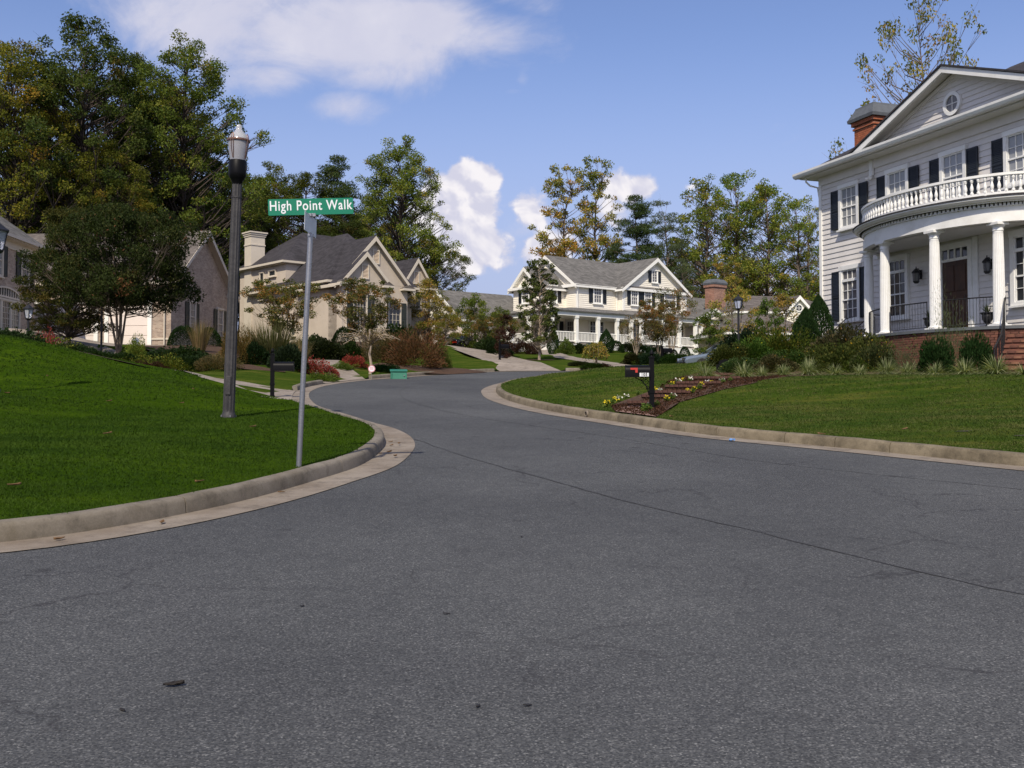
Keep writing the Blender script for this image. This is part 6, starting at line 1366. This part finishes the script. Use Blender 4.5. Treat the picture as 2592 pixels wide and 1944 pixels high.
# garden trees
tree('myrA', 300, 41.5, 505, 'large dark crape myrtle with many stems before the garage doors', 'crape myrtle', wide=.86, name='crape_myrtle', rz=.4)
tree('cyp', 172, 45, 515, 'rusty-green feathery cypress left of the large crape myrtle', wide=.85, name='cypress_tree'); tree('cyp', 118, 47, 750, 'low feathery cypress beside the arched bay window', wide=1.2, tint=(.9, .9, .8), name='cypress_tree')
tree('myrB', 718, 56, 700, 'spreading crape myrtle left of the sign post at the stucco house', 'crape myrtle', wide=1.25, name='crape_myrtle', tint=(1.2, 1.2, 1.1)); tree('myrB', 925, 57, 700, 'crape myrtle in front of the stucco house gable windows', 'crape myrtle', wide=1.12, name='crape_myrtle')
tree('myrC', 1612, 66, 790, 'small crape myrtle before the porch, left of two', 'crape myrtle', wide=1.0, name='crape_myrtle'); tree('myrB', 1668, 65, 752, 'larger crape myrtle before the porch with tan stems', 'crape myrtle', wide=1.0, name='crape_myrtle', tint=(1.2, 1., 1.)); tree('myrC', 1700, 70, 720, 'thin bare crape myrtle twigs before the double window', 'crape myrtle', wide=.9, name='crape_myrtle')
tree('young', 1365, 62, 648, 'young upright tree with pale trunk on mulch ring', wide=1.05, tint=(1.15, 1.1, 1.)); tree('burg', 1280, 64, 790, 'dark burgundy dense maple left of the porch', wide=.95)
tree('bright', 1800, 52, 775, 'yellow-green small tree with orange top by the porch steps', wide=1.0, tint=(1., .95, .9)); tree('maple', 1862, 57, 715, 'thin autumn maple left of the yard lamp', wide=1.0); tree('bright', 1942, 44, 745, 'slim light green tree right of the yard lamp', wide=.72, tint=(.85, .95, .8)); tree('maple', 1975, 60, 735, 'sparse reddish tree before the cream house roof', wide=1.2, tint=(.8, .7, .8))
# weeping trees
rngw = np.random.default_rng(77)
def weeper(px, Y, top, w, pal, leafy, label, bark):
    q = on(px, Y); h = W(px, top, Y).z-q.z; o = empty('weeping_tree', q, 0, label=label, cat='tree'); rr = random.Random(px); m = MB(); tp = (.05, 0, h*.62)
    m.tube([(0, 0, -.05), (.04, .02, h*.2), (-.03, .0, h*.42), tp], [.07, .06, .05, .045], 7); pos = []
    for k in range(46):
        a = rr.uniform(0, 6.28); r = w/2*rr.uniform(.35, 1.); pk = h*rr.uniform(.8, 1.0)*(1-.12*(r/(w/2))**2); P = [Vector(tp), Vector((math.cos(a)*r*.35, math.sin(a)*r*.35, (tp[2]+pk)/2+.05)), Vector((math.cos(a)*r*.75, math.sin(a)*r*.75, pk))]
        if leafy: P += [Vector((math.cos(a)*r, math.sin(a)*r, pk*.75)), Vector((math.cos(a)*r*1.04, math.sin(a)*r*1.04, pk*rr.uniform(.25, .55)))]
        else: P += [Vector((math.cos(a)*r*1.15, math.sin(a)*r*1.15, pk*rr.uniform(.82, 1.05)))]
        m.tube(P, [.022*(1-i/6) for i in range(len(P))], 4)
        for i in range(len(P)-1):
            for _ in range(26 if leafy else 9): f = rr.random(); p = P[i].lerp(P[i+1], f); pos.append((p.x+rr.gauss(0, .05), p.y+rr.gauss(0, .05), p.z+rr.gauss(0, .05)))
    m.build('trunk', M[bark], o, smooth=True); pos = np.array(pos); link('crown', leafmesh('crown', pos, .09, .03 if not leafy else .05, palette(pal, len(pos), rngw), rngw), o)
weeper(1508, 56, 866, 1.35, 'yellow', True, 'small umbrella-shaped weeping tree on the lawn before the porch', 'bark'); weeper(937, 43.5, 826, 2.3, 'straw', False, 'small nearly bare tree with brown twigs near the kerb', 'bark_pale')
# shrubs
SH_ = [
 ('ball', 463, 56, 1.7, 1.15, 'round clipped boxwood left of the street lamp pole', 'boxwood'), ('ball', 528, 57, 1.5, 1.1, 'round boxwood just left behind the street lamp pole', 'boxwood'), ('ball', 868, 60, 1.5, 1.5, 'tall clipped boxwood below the gable window shutter', 'boxwood'),
 ('mound', 820, 53, 2.8, 1.0, 'wide dark juniper right of the sign post', 'juniper'), ('mound', 790, 55, 2.2, 1.1, 'dark juniper left behind the sign post', 'juniper'), ('mound', 880, 54, 2.0, .9, 'low dark juniper under the clipped boxwood', 'juniper'),
 ('brown', 1050, 49.5, 3.3, 1.75, 'big brown spirea bush near the far street lamp', 'shrub'), ('brown', 975, 50, 2.3, 1.45, 'brown bush behind the nearly bare little tree', 'shrub'), ('brown', 1110, 51.5, 1.4, 1.3, 'pinkish brown bush at the right end of the spirea', 'shrub'), ('mound', 1010, 58, 2.4, 1.7, 'dark hedge block behind the brown spirea', 'shrub'),
 ('brown', 600, 41, 1.7, 1.4, 'brown feathery grass mass behind the street lamp pole', 'shrub'), ('mound', 730, 40, 1.5, .9, 'dark green shrub under the hanging mailbox', 'shrub'), ('mound', 655, 41, 1.6, .9, 'dark green shrub at the foot of the maiden grass', 'shrub'),
 ('red', 795, 40.5, 1.15, .62, 'crimson azalea right of the sign post', 'azalea'), ('red', 835, 41.2, .8, .42, 'smaller crimson shrub at the walk edge', 'azalea'), ('red', 898, 45, 1.2, .5, 'dull red shrub left of the round yard sign', 'azalea'), ('bright', 868, 44, .9, .3, 'yellow-green ground plant between two red shrubs', 'shrub'), ('mound', 975, 45, 1.3, .35, 'low dark plant right of the round yard sign', 'shrub'),
 ('bright', 815, 39.0, 1.2, .32, 'low green plant below the crimson azalea', 'shrub'),
 ('mound', 1238, 70, 1.8, .9, 'dark green shrub behind the far driveway mailbox', 'shrub'), ('mound', 1262, 67, 1.8, .8, 'dark spreading shrub under the burgundy maple', 'shrub'), ('burg', 1325, 69, 1.6, .85, 'reddish brown hedge right of the burgundy maple', 'shrub'), ('burg', 1350, 71, 1.2, .8, 'brown hedge end by the stone edging', 'shrub'), ('bright', 1214, 78, 1.3, .6, 'yellow-green shrub beside the car tail', 'shrub'),
 ('arb', 1400, 73, .85, 2.0, 'narrow arborvitae right of the young upright tree', 'arborvitae'), ('arb', 1535, 75, 1.15, 1.75, 'rounded cone arborvitae before the french doors', 'arborvitae'), ('bright', 1430, 73, 1.4, 1.0, 'light loose shrub right of the narrow arborvitae', 'shrub'),
 ('mound', 1460, 74, 2.0, .75, 'dark spreading yew at the porch corner', 'shrub'), ('mound', 1500, 75, 1.8, .65, 'dark yew behind the weeping tree', 'shrub'), ('ball', 1555, 76, 1.6, .9, 'rounded dark shrub right of the cone arborvitae', 'boxwood'), ('mound', 1590, 78, 1.6, .7, 'dark clipped hedge piece left of the small crape myrtle', 'hedge'), ('mound', 1625, 79, 1.6, .7, 'dark clipped hedge piece behind the small crape myrtle', 'hedge'), ('mound', 1660, 80, 1.6, .7, 'dark clipped hedge piece behind the larger crape myrtle', 'hedge'),
 ('ball', 1733, 66, .82, .8, 'largest round topiary ball by the porch steps', 'boxwood'), ('ball', 1706, 67, .62, .62, 'middle round topiary ball by the porch steps', 'boxwood'), ('ball', 1683, 68, .55, .6, 'smallest round topiary ball by the porch steps', 'boxwood'), ('lily', 1740, 61, 1.2, .9, 'pale ornamental grass before the largest topiary ball', 'grass'),
 ('mound', 1610, 57, 1.7, .62, 'hedge mound at the left end of the front row', 'hedge'), ('mound', 1648, 56.5, 1.6, .62, 'hedge mound second from the left in the front row', 'hedge'), ('mound', 1700, 56, 1.6, .6, 'hedge mound in the middle of the front row', 'hedge'), ('mound', 1738, 55.5, 1.5, .6, 'hedge mound right of the row middle', 'hedge'), ('mound', 1775, 54, 1.6, .62, 'hedge mound at the right end of the front row', 'hedge'),
 ('mound', 1500, 53, 1.3, .28, 'low dark plant under the weeping tree', 'shrub'), ('burg', 1525, 53, 1.1, .25, 'low flowering plant at the foot of the weeping tree', 'shrub'), ('mound', 1465, 55, 1.2, .25, 'low ground plant by the garden path', 'shrub'),
 ('arb', 2040, 37.5, 1.05, 1.85, 'shorter arborvitae of the pair at the house corner', 'arborvitae'), ('arb', 2073, 38.2, 1.15, 2.35, 'taller arborvitae touching the portico house corner', 'arborvitae'),
 ('rose', 1845, 35, 1.5, .65, 'leafy shrub behind the address plaque', 'shrub'), ('rose', 1905, 35.5, 1.6, .75, 'leafy rose bush right of the yard lamp foot', 'shrub'), ('mound', 1890, 40, 2.4, 1.15, 'dark juniper behind the yard lamp', 'juniper'), ('loose', 1985, 36, 1.9, 1.0, 'twiggy brown-green bush left of the arborvitae pair', 'shrub'), ('loose', 1930, 38.5, 1.6, 1.0, 'tangled bush under the slim light green tree', 'shrub'),
 ('rose', 2000, 32.5, 1.7, .55, 'rose bush before the arborvitae pair', 'shrub'), ('rose', 2070, 32.5, 1.9, .65, 'wide rose bush at the portico house left corner', 'shrub'), ('rose', 2130, 33.0, 2.0, 1.15, 'tall rose bush before the side handrails', 'shrub'), ('rose', 2185, 31.8, 1.6, .9, 'rose bush at the left end of the brick porch wall', 'shrub'), ('rose', 2120, 30.8, 1.6, .75, 'low leafy bush behind the liriope row', 'shrub'), ('rose', 2205, 30.2, 1.2, .7, 'small leafy bush before the brick wall left end', 'shrub'), ('bright', 2170, 30.3, 1.1, .5, 'bright green low bush with yellow flowers', 'shrub'),
 ('rose', 1960, 31.5, 1.3, .5, 'low bush left behind the liriope row', 'shrub'), ('rose', 1870, 32, 1.2, .42, 'low leafy patch beside the address plaque', 'shrub'),
 ('pale', 2285, 29.6, 1.2, .9, 'thin climbing shrub on the brick wall between columns', 'shrub'), ('pale', 2395, 28.4, 1.0, 2.0, 'wispy grey-green shrub reaching the middle column base', 'shrub'), ('pale', 2440, 27.9, .8, 1.3, 'sparse shrub between the two dark bushes', 'shrub')]
for a in SH_:
    shrub(*a, tint=(.62, .68, .6) if a[0] == 'loose' else tuple(v*rt.uniform(.65, 1.25) for v in (.9, .9, .8)) if a[0] in ('rose', 'brown', 'mound') else None)
shrub('mound', 2367, 28.0, .98, .92, 'dark glossy camellia left of two before the brick wall', 'camellia', tint=(.8, 1.0, .8)); shrub('mound', 2470, 27.4, .85, 1.0, 'dark glossy camellia next to the brick steps', 'camellia', tint=(.8, 1.0, .8))
for i, (px, Y, w, lab) in enumerate([(1786, 28.6, 1.05, 'largest liriope tuft, left of the top garden step'), (1883, 28.9, .95, 'liriope tuft right of the top garden step'), (1928, 29.2, .7, 'small liriope tuft below the address plaque bushes'), (1982, 29.4, .95, 'full liriope tuft below the twiggy bush'), (2047, 29.6, 1.0, 'liriope tuft below the arborvitae pair'), (2113, 29.5, .8, 'liriope tuft below the house left corner'),
        (2176, 29.1, .72, 'liriope tuft under the left column'), (2243, 28.5, .95, 'liriope tuft under the second column'), (2298, 28.0, .85, 'liriope tuft left of the first camellia'), (2367, 27.1, .95, 'liriope tuft in front of the first camellia'), (2442, 26.5, .9, 'liriope tuft in front of the second camellia'), (2522, 25.7, .95, 'liriope tuft left of the brick steps'), (2590, 25.2, .85, 'liriope tuft at the right edge of the picture')]):
    shrub('lily' if i % 3 else 'lily2', px, Y, w*rt.uniform(.8, 1.08), w*rt.uniform(.72, 1.05), lab, 'liriope', 'grass_tuft', 'variegated liriope tufts')
shrub('maiden', 690, 41.5, 1.15, .95, 'tall maiden grass fountain right of the street lamp pole', 'ornamental grass', 'ornamental_grass'); shrub('tuft', 640, 43, 1.1, 1.25, 'straw-coloured plume grass behind the mailbox', 'ornamental grass', 'ornamental_grass'); shrub('tuft', 505, 50, 1.0, 1.15, 'pale plume grass left of the street lamp pole', 'ornamental grass', 'ornamental_grass'); shrub('tuft', 760, 43, .8, .9, 'straw grass clump behind the sign post', 'ornamental grass', 'ornamental_grass')
# ground cover behind the corner lawn
gc_lab = ['at the very left edge', 'below the arched bay window', 'behind the lawn crest near the left edge', 'left of the yard lamp post', 'at the yard lamp post foot', 'under the large crape myrtle', 'right of the crape myrtle stems', 'beside the shield security sign', 'right of the shield security sign', 'before the garage corner', 'below the boxwoods', 'left of the street lamp pole']
for i, (px, Y, w, h) in enumerate([(22, 33.5, 2.2, .75), (62, 34.5, 2.2, .7), (120, 38, 2.4, .7), (190, 38.5, 2.2, .55), (245, 38, 2.0, .5), (300, 38.2, 2.2, .45), (350, 37.5, 2.0, .5), (385, 36.5, 1.8, .45), (425, 37, 1.8, .6), (455, 39.5, 2.4, .6), (500, 38, 1.9, .55), (548, 37.5, 1.7, .6)]):
    shrub(('mound', 'loose', 'loose', 'mound', 'mound', 'mound', 'loose', 'burg', 'loose', 'mound', 'mound', 'brown')[i], px, Y, w, h, 'low dark ground cover '+gc_lab[i], 'ground cover', 'low_shrub', 'low shrubs edging the corner lawn')
shrub('red', 118, 40, 1.0, .95, 'faded pink flowering shrub near the arched bay', 'shrub', tint=(1., 1.1, 1.2))
shrub('loose', 345, 39.5, .8, .8, 'grey-leaved plant beside the shield sign', 'shrub', tint=(1.4, 1.5, 1.6))
# pansies beside the steps
pn = [(1556, 1024, 'Y'), (1565, 1018, 'W'), (1586, 1012, 'W'), (1617, 1004, 'G'), (1655, 996, 'Y'), (1669, 995, 'W'), (1687, 985, 'G'), (1703, 981, 'Y'), (1716, 974, 'W'), (1728, 973, 'Y'), (1748, 968, 'W'), (1632, 1038, 'G'), (1645, 1034, 'W'), (1662, 1030, 'G'), (1688, 1020, 'Y'), (1705, 1012, 'W'), (1700, 1016, 'G'), (1740, 1000, 'Y'), (1757, 994, 'Y'), (1752, 998, 'G'), (1775, 984, 'Y'), (1790, 978, 'W'), (1770, 988, 'G'), (1830, 972, 'W'), (1800, 975, 'Y'), (1848, 966, 'G'), (1535, 1032, 'Y'), (1544, 1028, 'G'), (1630, 1046, 'G'), (1640, 1042, 'G')]
lb = {'Y': 'yellow pansy clump beside the garden steps', 'W': 'white pansy clump beside the garden steps', 'G': 'green pansy clump without open flowers by the steps'}
side_ = {i: ('left' if i < 11 or i in (26, 27) else 'right') for i in range(len(pn))}
ordn = 'nearest|second|third|fourth|fifth|sixth|seventh|eighth|ninth|tenth|eleventh|twelfth|thirteenth|fourteenth|fifteenth|sixteenth|seventeenth|eighteenth'.split('|')
rank_ = {}
for sd_ in ('left', 'right'):
    for r_, i in enumerate(sorted([i for i in side_ if side_[i] == sd_], key=lambda i: pn[i][0])): rank_[i] = r_
cn_ = {'Y': 'yellow pansy clump', 'W': 'white pansy clump', 'G': 'flowerless pansy clump'}
for i, (px, py, k) in enumerate(pn):
    lb[k] = '%s, %s%s the kerb on the %s side of the steps' % (cn_[k], ordn[rank_[i]], ' to' if rank_[i] == 0 else ' from', side_[i])
    g = GH(px, py); o = link('pansy', S['pan'+k], None, (g[0], g[1], H(*g)+.01), rt.uniform(0, 6), label=lb[k], cat='flower', group='pansies along the garden steps'); s = rt.uniform(.65, .95); o.scale = (s, s, s)
# vine on the porch wall
rng = np.random.default_rng(12); n = 900; th = rng.uniform(math.pi+.15, 2*math.pi-.6, n); zz = -.1-1.3*rng.random(n)**1.0; keep = (np.sin(th*9)+np.sin(th*23+2)*.6+zz*.2) > -.1; th, zz = th[keep], zz[keep]
pos = np.array([tuple(HM @ Vector(ell(t, .42+rng.uniform(0, .12), z))) for t, z in zip(th, zz)]); link('climbing_vine', leafmesh('foliage', pos, .075, .04, palette('rose', len(pos), rng)*1.1, rng), label='thin climbing vine over the brick wall of the portico', cat='vine')
# mulch ring of the young tree
g = on(1365, 62); rr_p = [(g.x+.95*math.cos(a), g.y+.95*math.sin(a)) for a in np.arange(0, 6.28, .35)]; sheet('mulch_ring', rr_p, dz(H, .03), .5, M['mulch'])
# worn hollows in the hillside lawn, their shadow painted as flat dark earth
for (px, py, r) in ((2440, 1096, .12), (2588, 1108, .11)):
    g = GH(px, py); P = [(g[0]+r*(1+.2*math.sin(3*a))*math.cos(a), g[1]+r*.55*math.sin(a)) for a in np.arange(0, 6.28, .3)]; sheet('shadowed_worn_patch', P, dz(H, .012), .15, M['shadow_soil'])
# ================================================================ grass blades
def blades(poly, bands, pal, seed, name, xlim, avoid=(), tone=((.025, .053, .009), (.050, .088, .013))):
    rng = np.random.default_rng(seed); P = np.array(poly); pts = []
    for (y0, y1, den) in bands:
        xa, xb = xlim(y0), xlim(y1); lo = min(xa[0], xb[0]); hi = max(xa[1], xb[1]); n = int((hi-lo)*(y1-y0)*den)
        q = np.stack([rng.uniform(lo, hi, n), rng.uniform(y0, y1, n)], 1); m = (np.abs(q[:, 0]) < q[:, 1]*.53+.6) & inside(q[:, 0], q[:, 1], P)
        q = q[m]
        for a in avoid: q = q[~inside(q[:, 0], q[:, 1], a)]
        pts.append(q)
    q = np.vstack(pts); n = len(q); z = H(q[:, 0], q[:, 1]); k = 3
    q = np.repeat(q, k, 0)+rng.normal(0, .02, (n*k, 2)); z = np.repeat(z, k); d = np.hypot(q[:, 0], q[:, 1]); a = rng.uniform(0, 6.28, n*k)
    w = .0018+.00038*d; hgt = (.020+.0006*d)*rng.uniform(.5, 1.2, n*k); lean = rng.normal(0, .6, (n*k, 2))*hgt[:, None]
    b = np.stack([q[:, 0], q[:, 1], z-.004], 1); s = np.stack([np.cos(a)*w, np.sin(a)*w, np.zeros(n*k)], 1); t = b+np.stack([lean[:, 0], lean[:, 1], hgt], 1)
    v = np.stack([b-s, b+s, t], 1).reshape(-1, 3); c = palette(pal, n*k, np.random.default_rng(seed)); c = c*.45+c.mean(0)*.55
    from mathutils import noise as _n
    f = np.array([_n.noise((x*.55+y*.25, y*1.25-x*.3, seed*7.))+.6*_n.noise((x*1.9+y*.6, y*3.2, 3.+seed)) for x, y in q[::k].tolist()]); f = np.clip(np.repeat(f, k)*1.1+.42, 0, 1)[:, None]
    c = c*(.35)+.65*(np.array(tone[0])*(1-f)+np.array(tone[1])*f)
    return link(name, rawquads(name, v, np.repeat(c, 3, 0), M['grass'], 3), kind='stuff')
blades(lawnA_poly, [(6, 10, 1300), (10, 14, 800), (14, 20, 360), (20, 32, 110)], 'grassA', 1, 'grass', lambda y: (-.55*y-.6, .5), [np.array(bedW), DRIVES[0]])
blades(lawnE_poly, [(11, 16, 520), (16, 22, 320), (22, 34, 130), (34, 48, 50)], 'grassB', 2, 'grass', lambda y: (-2, .55*y+.6), [BEDE], ((.034, .076, .016), (.118, .124, .045)))
